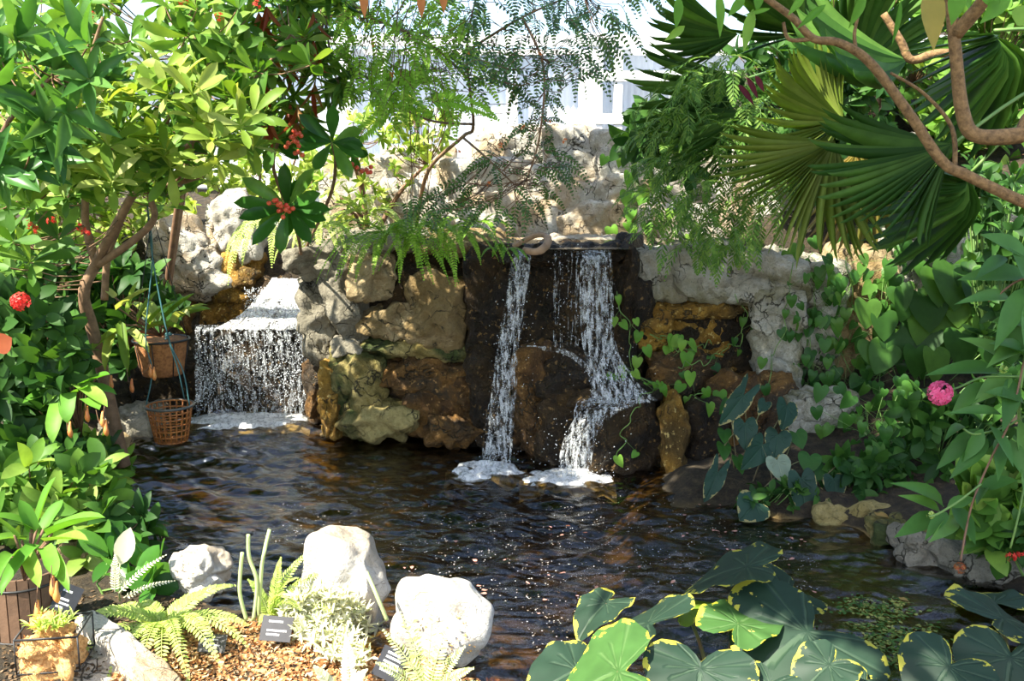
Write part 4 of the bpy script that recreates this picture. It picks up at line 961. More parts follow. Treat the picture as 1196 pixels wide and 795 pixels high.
lv = [(1200, 322, 1126, 323, 22), (1198, 335, 1163, 412, 20), (1186, 430, 1135, 392, 20), (1168, 436, 1092, 432, 18), (1182, 436, 1140, 470, 20), (1150, 446, 1113, 484, 16), (1180, 440, 1179, 502, 19), (1200, 420, 1172, 395, 18), (1170, 484, 1106, 488, 12), (1144, 500, 1096, 549, 17), (1148, 500, 1127, 541, 15), (1154, 512, 1115, 558, 16), (1156, 496, 1184, 546, 18), (1166, 512, 1170, 556, 14), (1190, 490, 1200, 552, 20), (1102, 592, 1059, 563, 17), (1098, 597, 1050, 583, 13), (1094, 600, 1046, 632, 18), (1106, 598, 1083, 627, 13), (1114, 590, 1139, 638, 17), (1118, 604, 1087, 639, 15), (1106, 592, 1142, 580, 13), (1146, 568, 1186, 560, 16), (1150, 570, 1140, 592, 12), (1196, 470, 1160, 455, 18), (1200, 300, 1150, 270, 22), (1205, 380, 1168, 372, 20), (1200, 450, 1215, 520, 22), (1190, 520, 1150, 530, 16), (1196, 540, 1210, 600, 20), (1180, 350, 1130, 350, 14), (1210, 340, 1180, 290, 22), (1175, 300, 1140, 330, 14), (1200, 405, 1160, 420, 18), (1205, 350, 1200, 420, 22), (1200, 365, 1175, 440, 18), (1130, 500, 1105, 505, 12), (1180, 512, 1196, 560, 14)]
m = MB()
for (x, y, x2, y2, w_) in lv:
    a = P(x, y, Yp+random.uniform(-.05, .06)); b = P(x2, y2, Yp-random.uniform(0, .18)); d = b-a
    m.batch(random.choice(T_LA[:2]), [a], [d+Vector((0, 0, .08*d.length))], [Vector((random.gauss(0, .3), -.9, .9))], [d.length], w_*1.15*3/F*1.1)
m.build('foliage', LPEN, PE)
flower_head(PE, P(1098, 459, 2.98), .043, LPINK, 40); tag(flower_head(PE, P(1121, 663, 2.84), .020, LBR, 14, 'dried_flower'), 'small dried brown flower head')
flower_head(PE, P(1172, 431, 2.98), .015, LFY, 10, 'flower_bud'); flower_head(PE, P(1087, 601, 2.86), .014, LFY, 10, 'flower_bud'); flower_head(PE, P(1152, 348, 2.98), .016, LBR, 10, 'dried_flower')
# ---- low plants on the right bank
def low(label, poly, Y0, Y1, n, L, W, T, mat, root, count=7, **kw):
    r = P(*root); return shrub('leafy_plant', label, 'plant', r, [[r, r.lerp(P(poly[0][0], poly[0][1], (Y0+Y1)/2), .5)]], spots(n, poly, Y0, Y1), n, L, W, T, mat, GSTEM, count, rads=[(.008, .004)], **kw)
low('dark leafy undergrowth along the top of the right bank', [(960, 540), (1060, 530), (1100, 600), (1060, 630), (980, 600)], 6.0, 6.4, 60, .13, .06, T_EL, L2, (1020, 610, 6.2), axis=(0, -1, .6))
low('broad-leaved bush below the pink flower at the right edge', [(1120, 560), (1215, 540), (1215, 660), (1140, 640)], 4.9, 5.3, 50, .17, .085, T_EL, L1, (1190, 650, 5.2), axis=(0, -1, .6))
low('leafy bush behind the pink flower head', [(1050, 470), (1210, 440), (1215, 560), (1060, 560)], 6.0, 6.8, 80, .14, .065, T_EL, L2, (1140, 600, 6.4), axis=(0, -1, .6))
low('tall leafy bush filling the right edge above the flowers', [(1120, 200), (1215, 200), (1215, 460), (1140, 420)], 6.4, 7.4, 120, .12, .05, T_EL, L2, (1190, 600, 6.9), axis=(0, -1, .6))
low('small creeping plant covering the mud under the heart-leaf plants', [(845, 565), (960, 570), (1000, 600), (900, 605), (840, 592)], 6.0, 6.4, 60, .075, .04, T_EL, L2, (900, 608, 6.2), axis=(0, -.6, 1), count=5)
E = low('red-flowered plant at the right end of the bank', [(1165, 610), (1210, 600), (1210, 660), (1180, 660)], 4.7, 4.9, 10, .12, .06, T_EL, L2, (1195, 672, 4.85), axis=(0, -.6, 1))
flower_head(E, P(1181, 650, 4.7), .03, LRED, 10); flower_head(E, P(1194, 646, 4.7), .03, LRED, 10)
# ================================================================== fan palms
def fan(parent, hub, a, b, L, span=150, n=38, mat=LPALM, droop=0, root=None, jit=.085):
    a = Vector(a).normalized(); b = (Vector(b)-a*Vector(b).dot(a)).normalized(); nrm = a.cross(b); hub = Vector(hub); B = []; D = []; U = []; LL = []
    for i in range(n):
        t = (i+.5)/n*2-1; an = R(span)*t; d = a*math.cos(an)+b*math.sin(an)+nrm*random.gauss(0, jit)+Vector((0, 0, -droop*abs(t)))
        B.append(tuple(hub)); D.append(tuple(d)); U.append(tuple(nrm+Vector(rvec(1, .05)[0]))); LL.append(L*(1-.22*abs(t)**2)*random.uniform(.93, 1.05))
    m = MB(); m.batch(T_PALM, B, D, U, LL, np.array(LL)*R(span)*2/n*.30, np.array(LL)); fr = m.build('frond', mat, parent)
    if root is not None: m = MB(); m.tube(smooth_path([hub-a*.02, hub.lerp(Vector(root), .5)+Vector((0, 0, .12)), Vector(root)], 5), .009, 6); m.build('petiole', GSTEM, fr)
    return fr
r1 = Vector((3.0, 5.1, .9)); FP = empty('fan_palm', (r1.x, r1.y, .5), 'dark green fan palm with broad fronds reaching in from the right edge', 'palm')
m = MB(); m.tube([(3.05, 5.15, .2), (3.0, 5.1, 1.2), (3.0, 5.1, 2.6)], [.12, .10, .08], 12); m.build('trunk', TRUNK, FP); cr_ = Vector((3.0, 5.1, 2.6))
fan(FP, P(1112, 168, 4.7), (-1, -.15, -.42), (.2, .5, 1), .74, 48, 26, LPALM, .05, cr_)
fan(FP, P(1130, 205, 5.2), (-.7, -.1, -.65), (.6, .5, -.6), .62, 60, 26, LPALM, .1, cr_)
fan(FP, P(1160, 40, 5.0), (-.3, -.2, -.9), (1, .6, 0), .62, 70, 24, LPALM, .1, cr_)
fan(FP, P(1060, 70, 5.8), (-1, -.1, .12), (0, .9, .5), .75, 50, 22, LPALM, .05, cr_)
r2 = P(1010, 190, 8.8); FO = empty('fan_palm', (r2.x, r2.y, r2.z-1.2), 'olive green fan palm whose split frond tips droop over the right-hand wall', 'palm'); cr2 = r2+Vector((0, 0, -.1))
m = MB(); m.tube([r2-Vector((0, 0, 1.2)), r2], [.04, .03], 12); m.build('trunk', TRUNK, FO)
fan(FO, P(975, 165, 4.9), (-.62, -.2, -.75), (-.75, .2, .6), .70, 62, 34, LPALO, .04, cr2); fan(FO, P(985, 140, 5.7), (-.9, -.1, .25), (0, .3, 1), .55, 75, 34, LPALO, .04, cr2)
fan(FO, P(1000, 175, 6.6), (.2, -.1, -.9), (1, .2, .1), .7, 70, 30, LPALY, .05, cr2)
r3 = P(945, 110, 8.9); FL = empty('fan_palm', (r3.x, r3.y, r3.z-1.8), 'fan palm with dark fingers stretching left over the upper stone wall', 'palm'); cr3 = r3
m = MB(); m.tube([r3-Vector((0, 0, 1.8)), r3], [.04, .03], 12); m.build('trunk', TRUNK, FL)
fan(FL, P(872, 92, 6.6), (-.95, -.1, -.35), (-.3, .35, .95), .85, 40, 20, LPALM, .04, cr3); fan(FL, P(862, 40, 6.8), (-.95, -.1, .0), (0, .35, 1), .66, 40, 18, LPALM, .04, cr3)
fan(FL, P(880, 130, 6.3), (-.85, -.2, -.55), (-.3, .35, .9), .70, 45, 20, LPALM, .04, cr3); fan(FL, P(940, 40, 6.3), (-.5, -.2, .6), (.8, .3, .5), .8, 65, 26, LPALM, .04, cr3)
fan(FL, P(1000, 90, 7.2), (.2, -.2, .8), (1, .3, 0), .8, 65, 26, LPALM, .04, cr3)
# feathery foliage in front of the olive palm
FE = empty('feathery_shrub', P(860, 300, 6.6), 'feathery light green shrub hanging between the two stone walls', 'shrub'); m = MB(); st = MB()
for i in range(400):
    x, y = inpoly(1, [(745, 150), (770, 90), (850, 60), (930, 150), (905, 250), (850, 300), (780, 290), (750, 240)])[0]; c = P(x, y, random.uniform(5.9, 6.9))
    frond(m, c, (random.gauss(-.3, .6), -.3, random.gauss(-.2, .5)), random.uniform(.16, .30), 9, .075, .014, .9, stem=st, ang=50, r=.0018)
m.build('foliage', leafmat('feathery_leaf', [(.07, .18, .03), (.15, .30, .05), (.26, .40, .08)], trans=.4), FE); st.build('stems', GSTEM, FE)
# big branches upper right
def wp(l): return [P(*a) for a in l]
trunkR = [Vector((2.75, 3.6, .2)), Vector((2.7, 3.8, 1.6)), P(1230, 148, 4.2)]
bs = [trunkR+wp([(1190, 158, 4.2), (1140, 158, 4.2), (1124, 130, 4.2), (1116, 60, 4.2), (1108, -20, 4.2)]), wp([(1240, 250, 4.3), (1196, 236, 4.3), (1130, 205, 4.3), (1100, 188, 4.3), (1060, 130, 4.3), (1015, 72, 4.3), (980, 50, 4.3), (950, 45, 4.3), (925, 20, 4.3), (890, -5, 4.3)]), wp([(1240, 110, 5.2), (1196, 95, 5.2), (1165, 70, 5.2), (1100, 62, 5.2), (1065, 70, 5.2), (1052, 48, 5.2), (1032, 16, 5.2)]), wp([(950, 45, 4.3), (922, 46, 4.3), (915, 26, 4.3)]), wp([(1115, 200, 4.3), (1112, 150, 4.35), (1080, 110, 4.4), (1040, 85, 4.4)]), wp([(1000, 62, 4.3), (998, 40, 4.3), (1002, 20, 4.3)]), wp([(1116, 40, 4.2), (1160, -30, 4.0), (1100, -140, 3.6), (900, -330, 3.2)])]
rd = [(.045, .022), (.028, .014), (.028, .018), (.010, .007), (.012, .006), (.009, .006), (.03, .015)]
# unseen canopy added to that tree, shaped to shade the right half
can = []
for i in range(480):
    a = random.random()*6.283; r_ = math.sqrt(random.random()); x = -1.0+1.45*r_*math.cos(a); y = 3.15+1.4*r_*math.sin(a); can.append(Vector((x, y, 4.5+random.uniform(-.25, .5))))
for cx0, cy0, rx0, ry0, n0 in ((-.4, 1.6, .95, .6, 130), (.75, 3.2, .5, .8, 100)):
    for i in range(n0):
        a = random.random()*6.283; r_ = math.sqrt(random.random()); can.append(Vector((cx0+rx0*r_*math.cos(a), cy0+ry0*r_*math.sin(a), 4.5+random.uniform(-.2, .4))))
for i in range(260):  # further unseen leaves, added to shade the right waterfall
    a = random.random()*6.283; r_ = math.sqrt(random.random()); can.append(Vector((-1.25+1.35*r_*math.cos(a), 5.5+.85*r_*math.sin(a), 4.6+random.uniform(-.2, .4))))
arms = [[Vector((2.7, 3.8, 1.6)), Vector((2.6, 3.7, 3.4)), Vector((1.6, 3.5, 4.4)), Vector((.2, 3.3, 4.7)), Vector((-1.6, 3.0, 4.8))], [Vector((1.6, 3.5, 4.4)), Vector((.6, 4.2, 4.7)), Vector((-1, 4.3, 4.8))], [Vector((.8, 3.4, 4.6)), Vector((0, 2.6, 4.7)), Vector((-1.5, 2.2, 4.8))], [Vector((-.2, 4.2, 4.75)), Vector((-.8, 5.2, 4.9)), Vector((-1.6, 5.9, 4.9))]]
tR = shrub('crooked_tree', 'crooked brown-barked tree whose bent limbs cross the upper right corner', 'tree', (2.75, 3.6, .2), bs+arms, can, 0, .24, .10, T_EL, L1, TAN_BARK, 9, rads=rd+[(.06, .03)]+[(.035, .02)]*3, axis=(0, 0, .6), ajit=.8)
m = MB()
for (x, y, x2, y2, w_, Y) in [(792, -5, 790, 35, 12, 3.9), (838, -10, 842, 45, 11, 3.9), (880, 10, 868, 62, 12, 3.9), (888, -10, 884, 14, 10, 3.9), (800, 30, 776, 48, 9, 3.9), (900, 10, 868, 18, 5, 3.9), (965, 5, 930, 34, 8, 3.9), (1010, -10, 992, 34, 12, 3.9), (940, -5, 920, 18, 8, 3.9), (1052, 0, 1042, 56, 6, 3.9), (1120, -20, 1112, 30, 20, 3.6), (1150, -30, 1165, 14, 26, 3.6), (1180, -10, 1145, 28, 18, 3.6), (870, -5, 850, 20, 10, 3.9), (1188, 30, 1205, 4, 26, 3.6)]:
    a, b = P(x, y, Y), P(x2, y2, Y); d = b-a; m.batch(T_LA[0], [a], [d], [Vector((random.gauss(0, .3), -1, .2))], [d.length], w_*Y/F*1.1)
m.build('long_leaves', LVB, tR); m = MB()
for (x, y, x2, y2, w_, Y) in [(1085, -20, 1092, 60, 26, 3.6)]:
    a, b = P(x, y, Y), P(x2, y2, Y); d = b-a; m.batch(T_LA[0], [a], [d], [Vector((0, -1, .2))], [d.length], w_*Y/F*1.1)
tag(m.build('withered_leaf', LPALY, tR), 'withered yellow and red leaf hanging from the top edge')
m = MB()
for (x, y, x2, y2) in [(862, 98, 882, 124), (872, 90, 886, 116), (882, 88, 893, 108)]:
    a, b = P(x, y, 4.6), P(x2, y2, 4.6); d = b-a; m.batch(T_LA[0], [a], [d], [Vector((0, -1, .2))], [d.length], .028)
tag(m.build('maroon_leaves', LPURP, tR), 'three maroon finger leaves')
# ================================================================== floating things
PETM = leafmat('fallen_petal', [(.50, .10, .07), (.60, .34, .24), (.6, .5, .34), (.5, .08, .06)], trans=0, tcol=(1, .8, .7)); pm = []
for i in range(6):
    m = MB(); m.batch(strip_leaf(obov, 4, .3, -.1), [(0, 0, 0)], [(1, .2, 0)], [(0, 0, 1)], [.035], .022); o = m.build('floating_petal', PETM); pm.append(o.data)
    bpy.data.objects.remove(o)
import itertools
pet = inpoly(46, [(740, 600), (860, 585), (960, 640), (960, 690), (700, 700), (640, 700), (500, 690), (430, 640), (560, 600)])+[(695, 688), (690, 697), (700, 692), (672, 695), (812, 584), (820, 590), (828, 588), (835, 594), (842, 590), (832, 620), (840, 624), (848, 620), (843, 628), (838, 622), (938, 632), (630, 715), (640, 700), (585, 755)]
for x, y in pet:
    c = G(x, y, .008); o = bpy.data.objects.new('floating_petal', random.choice(pm)); C.objects.link(o); o.location = c; o.rotation_euler = (random.gauss(0, .1), random.gauss(0, .1), random.random()*6.3); o.scale = [random.uniform(.5, 1.1)]*3
    tag(o, 'small pinkish petal floating on the dark pond water', 'petal', 'petals floating on the pond')
DW = leafmat('pond_weed', [(.03, .09, .015), (.07, .16, .03), (.16, .22, .04), (.45, .42, .12)], trans=.1); m = MB(); B = []
for i in range(2600):
    x, y = inpoly(1, [(985, 700), (1050, 695), (1085, 725), (1110, 760), (1140, 800), (960, 800), (950, 760), (970, 730)])[0]
    c = G(x+random.gauss(0, 8), y+random.gauss(0, 5), .008)
    if noise.noise(Vector((c.x*6, c.y*6, 0))) > -.25: B.append(tuple(c))
n = len(B); a = rng.uniform(0, 6.3, n); m.batch(T_SM, B, np.stack([np.cos(a), np.sin(a), rng.normal(0, .1, n)], 1), np.tile([0, 0, 1.], (n, 1))+rvec(n, .15), rng.uniform(.012, .035, n), rng.uniform(.008, .02, n))
tag(m.build('pond_weed', DW), 'patch of green floating pond weed beside the big taro leaves at lower right', 'pond weed', kind='stuff')
for (x, y, L, lab) in [(1062, 764, .11, 'curled yellow-brown dead leaf floating on the pond weed'), (1052, 700, .06, 'small brown dead leaf floating above the pond weed patch'), (1025, 606, .12, 'brown dead leaf lying on the mossy edging stone')]:
    m = MB(); c = G(x, y, .02) if y > 650 else hit(x, y, .02)[0]; m.batch(T_EL[2], [tuple(c)], [(1, .3, .1)], [(0, -.3, 1)], [L], L*.5); m.batch(T_EL[1], [tuple(c)], [(.3, 1, .2)], [(0, -.3, 1)], [L*.6], L*.3)
    tag(m.build('dead_leaf', leafmat('dead_leaf_tan', [(.5, .32, .10), (.6, .42, .16)]), origin='base'), lab, 'dead leaf')
# ================================================================== near bank, bottom left
FERN = lambda label, crown, tips, mat, L1_=.05, lw=.016, pairs=26, droop=.6, name='fern', ang=70: _fern(label, crown, tips, mat, L1_, lw, pairs, droop, name, ang)
def _fern(label, crown, tips, mat, ll, lw, pairs, droop, name, ang):
    c = P(*crown); E = empty(name, c, label, 'fern'); 
    for (x, y, Y) in tips:
        t = P(x, y, Y); d = t-c; L = d.length; m = MB()
        aim = (d+Vector((0, 0, droop*.75*L))); frond(m, c+Vector(rvec(1, .012)[0]), aim, L*1.08, pairs, ll, lw, droop*1.5, T=T_SM, ang=ang, up=(0, -.45, 1), r=.003)
        m.build('frond', mat, E)
    return E
FERN('bright green fern arching between the plant labels', (192, 738, 4.15), [(96, 706, 3.95), (104, 728, 3.8), (132, 748, 3.7), (160, 752, 3.65), (186, 760, 3.6), (216, 748, 3.65), (250, 742, 3.75), (280, 722, 3.9), (276, 700, 4.1), (258, 668, 4.3), (232, 680, 4.3), (170, 690, 4.3), (140, 690, 4.3), (120, 695, 4.1), (150, 722, 3.8), (205, 715, 3.75), (240, 715, 3.9)], LFY, .056, .0135)
FERN('sunlit fern behind the upright plant label', (318, 722, 4.3), [(352, 640, 4.35), (362, 655, 4.3), (340, 660, 4.2), (322, 655, 4.3), (300, 672, 4.3), (345, 690, 4.1), (375, 690, 4.15), (300, 700, 4.1), (330, 676, 4.1)], LFY, .045, .010)
FERN('fishbone fern in front of the rounded white boulder', (500, 822, 3.55), [(486, 697, 3.75), (455, 742, 3.6), (470, 720, 3.65), (520, 735, 3.6), (545, 780, 3.5), (535, 760, 3.55), (450, 775, 3.5), (508, 712, 3.7), (560, 790, 3.5)], leafmat('fishbone_fern', [(.45, .56, .16), (.66, .70, .34), (.74, .74, .48)], trans=.25), .05, .009, 24, .3, ang=80)
FERN('pale variegated fern at the bottom edge left of the many-lined label', (402, 820, 3.6), [(398, 752, 3.7), (380, 780, 3.6), (424, 786, 3.6), (440, 800, 3.55), (370, 800, 3.5)], LPALE, .045, .014, 20, .3)
FERN('thin whitish fishbone fern behind the bright green fern', (142, 694, 4.35), [(142, 652, 4.4), (190, 650, 4.45), (128, 668, 4.35), (196, 672, 4.4)], LPALE, .03, .008, 16, .2)
E = empty('variegated_plant', P(392, 760, 4.0), 'mass of pale variegated foliage against the white sunlit boulder', 'plant'); m = MB()
for x, y in inpoly(230, [(335, 700), (385, 688), (430, 712), (445, 760), (420, 790), (360, 760), (345, 735)]):
    c, nn = hit(x, y, .03); c = c+Vector((0, -random.uniform(0, .08), random.uniform(0, .05))); whorl(m, c, (random.gauss(0, .4), -.5, 1), 7, .055, .012, T_LA, 70)
m.build('foliage', LPALE, E); m = MB()
for i in range(9):
    x, y = random.uniform(350, 435), random.uniform(705, 780); c, nn = hit(x, y, .02); m.tube([P(392, 790, 4.0), c], .003, 4)
m.build('stem', YSTEM, E)
E = empty('seedling', P(140, 700, 4.4), 'seedling with one upright pale oval leaf above the bright fern', 'plant')
m = MB(); a, b = P(140, 660, 4.4), P(152, 616, 4.4); m.batch(T_EL[0], [a], [b-a], [(0.2, -1, .3)], [(b-a).length], .095); m.build('leaf', LPALE, E)
m = MB(); m.tube([P(140, 702, 4.4), P(138, 680, 4.4), P(140, 660, 4.4)], .004, 5); m.build('stem', YSTEM, E)
def stick_plant(label, stems):
    E = empty('stick_cactus', P(*stems[0][0]), label, 'cactus')
    for s_ in stems: m = MB(); m.tube(smooth_path(pp(s_), 6), .0085, 7); m.build('stem', YSTEM, E)
stick_plant('pair of thin upright pale green succulent stems left of the boulders', [[(288, 724, 4.15), (280, 690, 4.15), (283, 645, 4.15)], [(296, 724, 4.15), (300, 680, 4.15), (291, 650, 4.15), (290, 624, 4.15)], [(302, 724, 4.2), (306, 660, 4.15), (315, 618, 4.2)]])
stick_plant('single yellowish succulent stem leaning against the white boulder', [[(452, 724, 3.95), (440, 695, 3.95), (428, 668, 4.0)]])
def chip_field(name, poly, n, cols, label, cat, s0, s1):
    m = MB(); B = []
    for x, y in inpoly(n, poly):
        c, nn = hit(x, y, .004)
        if c.y < 4.9 and (c.z < .24 or name == 'orange_debris'): B.append(tuple(c))
    k_ = len(B); D = rvec(k_); D[:, 2] *= .35; U = rvec(k_, .5)+np.array([0, 0, 1.])
    m.batch(T_SM, B, D, U, rng.uniform(s0, s1, k_), rng.uniform(s0*.5, s1*.6, k_)); return tag(m.build(name, leafmat(name+'_colour', cols, trans=.05, rough=.8)), label, cat, kind='stuff')
chip_field('wood_chips', [(150, 745), (230, 728), (330, 720), (430, 745), (600, 800), (130, 800)], 6500, [(.30, .12, .04), (.52, .24, .09), (.66, .38, .18), (.72, .55, .36)], 'orange-brown wood chips covering the ground in front of the boulders', 'wood chips', .012, .034)
chip_field('leaf_litter', [(0, 700), (120, 690), (240, 700), (210, 760), (60, 800), (0, 800)], 1400, [(.08, .05, .03), (.16, .10, .05), (.25, .17, .10)], 'dark leaf litter under the strap-leaved plant', 'leaf litter', .012, .03)
chip_field('orange_debris', [(480, 720), (540, 715), (560, 760), (520, 770), (490, 750)], 60, [(.65, .34, .08), (.8, .5, .2)], 'orange flower debris on top of the rounded white boulder', 'flower debris', .012, .022)
low('dark broad-leaved plant at the water edge behind the bright fern', [(96, 650), (130, 640), (188, 655), (186, 690), (110, 690)], 4.5, 4.8, 9, .16, .10, T_EL, L4, (130, 712, 4.6), count=5, axis=(0, -.2, 1))
# ================================================================== left bank shrubs
def leafy(name, label, cat, root, arms, poly, Y0, Y1, n, L, W, T, mat, count=7, r=(.02, .008), **kw):
    rt_ = P(*root) if not isinstance(root, Vector) else root
    return shrub(name, label, cat, rt_, [[rt_]+pp(a) for a in arms], spots(n, poly, Y0, Y1), n, L, W, T, mat, kw.pop('twig', TWIG), count, rads=[r]*len(arms), **kw)
E = leafy('broad_leaf_bush', 'broad-leaved bush with a red flower cluster at the left edge of the pond', 'shrub', (30, 600, 6.1), [[(20, 500, 6.1), (20, 420, 6.1)], [(50, 520, 6.1), (60, 450, 6.1)]], [(-20, 340), (50, 345), (88, 400), (84, 500), (80, 560), (-20, 570)], 5.3, 6.1, 230, .16, .07, T_EL, L2, 6, axis=(.3, -1, .5))
flower_head(E, P(24, 352, 4.95), .055, LRED, 26)
m = MB(); m.batch(T_EL[0], [P(-8, 408, 4.3)], [(.8, 0, .5)], [(0, -1, .2)], [.10], .10); m.build('reddish_leaf', LBR, E)
leafy('bank_plant', 'low mid-green plant trailing over the left bank stones into the water', 'plant', (60, 600, 5.6), [[(90, 560, 5.6)], [(40, 590, 5.4)]], [(-20, 540), (60, 530), (125, 545), (130, 590), (110, 650), (-20, 650)], 4.9, 5.6, 110, .16, .07, T_EL, L1, 6, axis=(.4, -.8, .7))
leafy('bank_plant', 'low plant floating its leaves on the pond below the left bank', 'plant', (120, 622, 4.9), [[(150, 620, 4.9)]], [(110, 600), (190, 600), (200, 620), (150, 650), (110, 650)], 4.9, 5.2, 22, .12, .055, T_EL, L2, 5, axis=(.4, -.4, 1))
leafy('bank_plant', 'leaves dipping to the water below the pitcher plant on the left bank', 'plant', (90, 540, 6.4), [[(130, 545, 6.3)]], [(70, 500), (130, 520), (150, 560), (90, 575)], 6.2, 6.6, 26, .15, .06, T_EL, L1, 5, axis=(.4, -.6, 1))
# background hedges
def hedge(label, poly, Y0, Y1, n, L, W, T, mat, root, axis=(0, -.7, .6), count=7, name='background_shrub', **kw):
    rt_ = P(*root); tops = [P(x, y, (Y0+Y1)/2) for x, y in inpoly(5, poly)]
    return shrub(name, label, 'shrub', rt_, [[rt_, rt_.lerp(t, .5)+Vector((0, .1, .1)), t] for t in tops], spots(n, poly, Y0, Y1), n, L, W, T, mat, TWIG, count, rads=[(.03, .01)]*5, axis=axis, **kw)
hedge('pale small-leaved shrub seen through the branches at the far left', [(-60, 150), (120, 130), (150, 340), (-60, 380)], 8.4, 9.6, 330, .13, .06, T_EL, L3, (40, 430, 9.2))
hedge('sunlit shrub behind the leaning trunks left of the white rock', [(90, 150), (240, 120), (235, 250), (190, 350), (90, 360)], 9.4, 10.4, 180, .12, .05, T_EL, L3, (150, 400, 10))
hedge('low sunlit shrub in front of the white wall above the left cascade', [(200, 180), (390, 175), (380, 235), (330, 262), (290, 240), (240, 230)], 10.0, 11.0, 120, .12, .05, T_EL, L3, (300, 330, 10.5))
hedge('dark shrub low behind the coir pot', [(-40, 300), (150, 300), (215, 350), (150, 430), (-40, 480)], 7.6, 8.6, 300, .15, .07, T_EL, L2, (70, 500, 8.0))
hedge('dense dark evergreen behind the palms in the upper right', [(960, -40), (1260, -40), (1260, 330), (1000, 300), (900, 120)], 8.6, 10.0, 620, .18, .08, T_EL, L1, (1120, 330, 9.4))
hedge('green shrub filling the gap under the fan palm fronds', [(860, 60), (1020, 40), (1050, 240), (960, 250), (860, 160)], 8.0, 8.8, 240, .15, .06, T_EL, L2, (960, 300, 8.6))
hedge('yellow-green small-leaved bush above the left part of the upper wall', [(375, 170), (440, 110), (530, 120), (520, 190), (440, 270), (380, 270)], 8.3, 9.2, 90, .10, .035, T_EL, L3, (430, 290, 8.9), name='small_leaf_bush')
# ================================================================== big shrub, upper left
rt0 = Vector((-2.55, 6.3, .25))
sk = [[rt0, P(112, 400, 6.3), P(98, 345, 6.2), P(112, 308, 6.2), P(140, 255, 6.1), P(162, 222, 6.1), P(205, 214, 6.1), P(236, 205, 6.0)], [P(112, 308, 6.2), P(100, 262, 6.2), P(96, 215, 6.2), P(60, 160, 6.1), P(40, 80, 6.0)], [P(112, 310, 6.2), P(150, 285, 6.15), P(180, 255, 6.1), P(178, 215, 6.1), P(240, 150, 6.0), P(300, 90, 6.0), P(340, 40, 6.0)], [P(122, 350, 6.5), P(126, 300, 6.5), P(140, 262, 6.5), P(165, 200, 6.4), P(200, 130, 6.3), P(215, 40, 6.2)], [P(205, 214, 6.1), P(222, 180, 5.9), P(230, 120, 5.8), P(246, 55, 5.7), P(214, 25, 5.6)], [P(160, 222, 6.1), P(120, 160, 5.8), P(100, 100, 5.5), P(120, 20, 5.4)]]
poly = [(-30, 20), (60, -20), (350, -20), (372, 90), (300, 150), (235, 190), (225, 240), (120, 250), (60, 330), (-30, 340)]
T1 = shrub('leaning_shrub', 'large leaning shrub with rosettes of oblong leaves filling the upper left', 'shrub', rt0, sk, spots(230, poly, 5.2, 6.8), 0, .17, .052, T_OB, L1, TRUNK, 9, 80, axis=(.1, -.6, .9), rads=[(.045, .016), (.03, .01), (.028, .008), (.026, .010), (.014, .006), (.02, .008)])
m = MB()
for c in spots(60, [(20, 90), (200, 80), (300, 130), (300, 200), (200, 200), (60, 230), (0, 200)], 4.9, 5.7): whorl(m, c, Vector((.1, -.5, .9))+Vector(rvec(1, .4)[0]), 9, .17, .048, T_OB, 78)
m.build('lighter_foliage', L3, T1); m = MB()  # some rosettes in a lighter yellow-green
for (x, y) in [(106, 18), (92, 22), (256, 20), (72, 118), (80, 128), (134, 192), (126, 168), (34, 262), (42, 268), (100, 272), (300, 6), (214, 2), (60, 258), (95, 265)]: 
    flower_head(T1, P(x, y, 5.2), .028, LRED, 6)
# near drooping big leaves at the very left
leafy('big_leaf_shrub', 'shrub with long overlapping dark leaves hanging in from the left edge', 'shrub', Vector((-2.9, 4.6, .2)), [[(-30, 300, 4.6), (0, 160, 4.6), (60, 90, 4.6)], [(-20, 250, 4.6), (20, 200, 4.6)]], [(-40, 40), (60, 30), (150, 70), (100, 130), (60, 200), (-40, 240)], 4.3, 4.9, 36, .19, .058, T_LA, leafmat('broad_long_leaf', [(.05, .16, .035), (.10, .26, .05), (.20, .38, .09)], rough=.3), 7, axis=(.5, -.6, .6))
# drooping leaf tree, top
E = leafy('drooping_tree', 'tree with long hanging leaves and rusty tips at the top left of centre', 'tree', Vector((-3.2, 8.9, .6)), [[(210, 250, 8.4), (235, 100, 7.8), (290, -20, 7)], [(230, 120, 7.8), (300, 60, 7.2), (380, 20, 7.0)], [(220, 160, 8.0), (230, -10, 7)]], [(200, -20), (430, -20), (430, 60), (380, 130), (300, 190), (250, 150)], 6.4, 7.4, 95, .22, .042, T_LA, L1, 8, open_=60, axis=(0, -.3, -1), ajit=.35, r=(.03, .012))
m = MB()
for c in spots(26, [(290, 0), (370, 0), (370, 110), (310, 170)], 6.2, 6.8): whorl(m, c, (0, -.2, -1), 3, .20, .035, T_LA, 35)
tag(m.build('rusty_leaves', LBR, E), 'rusty brown hanging leaf clusters')
POD = leafmat('orange_pod', [(.8, .25, .10), (.75, .35, .15)])
for (x, y) in [(425, 0), (492, 0), (518, -6)]: m = MB(); a = P(x, y-10, 6); m.batch(T_LA[0], [a], [(0, 0, -1)], [(0, -1, 0)], [.15], .05); m.build('orange_pod', POD, E)
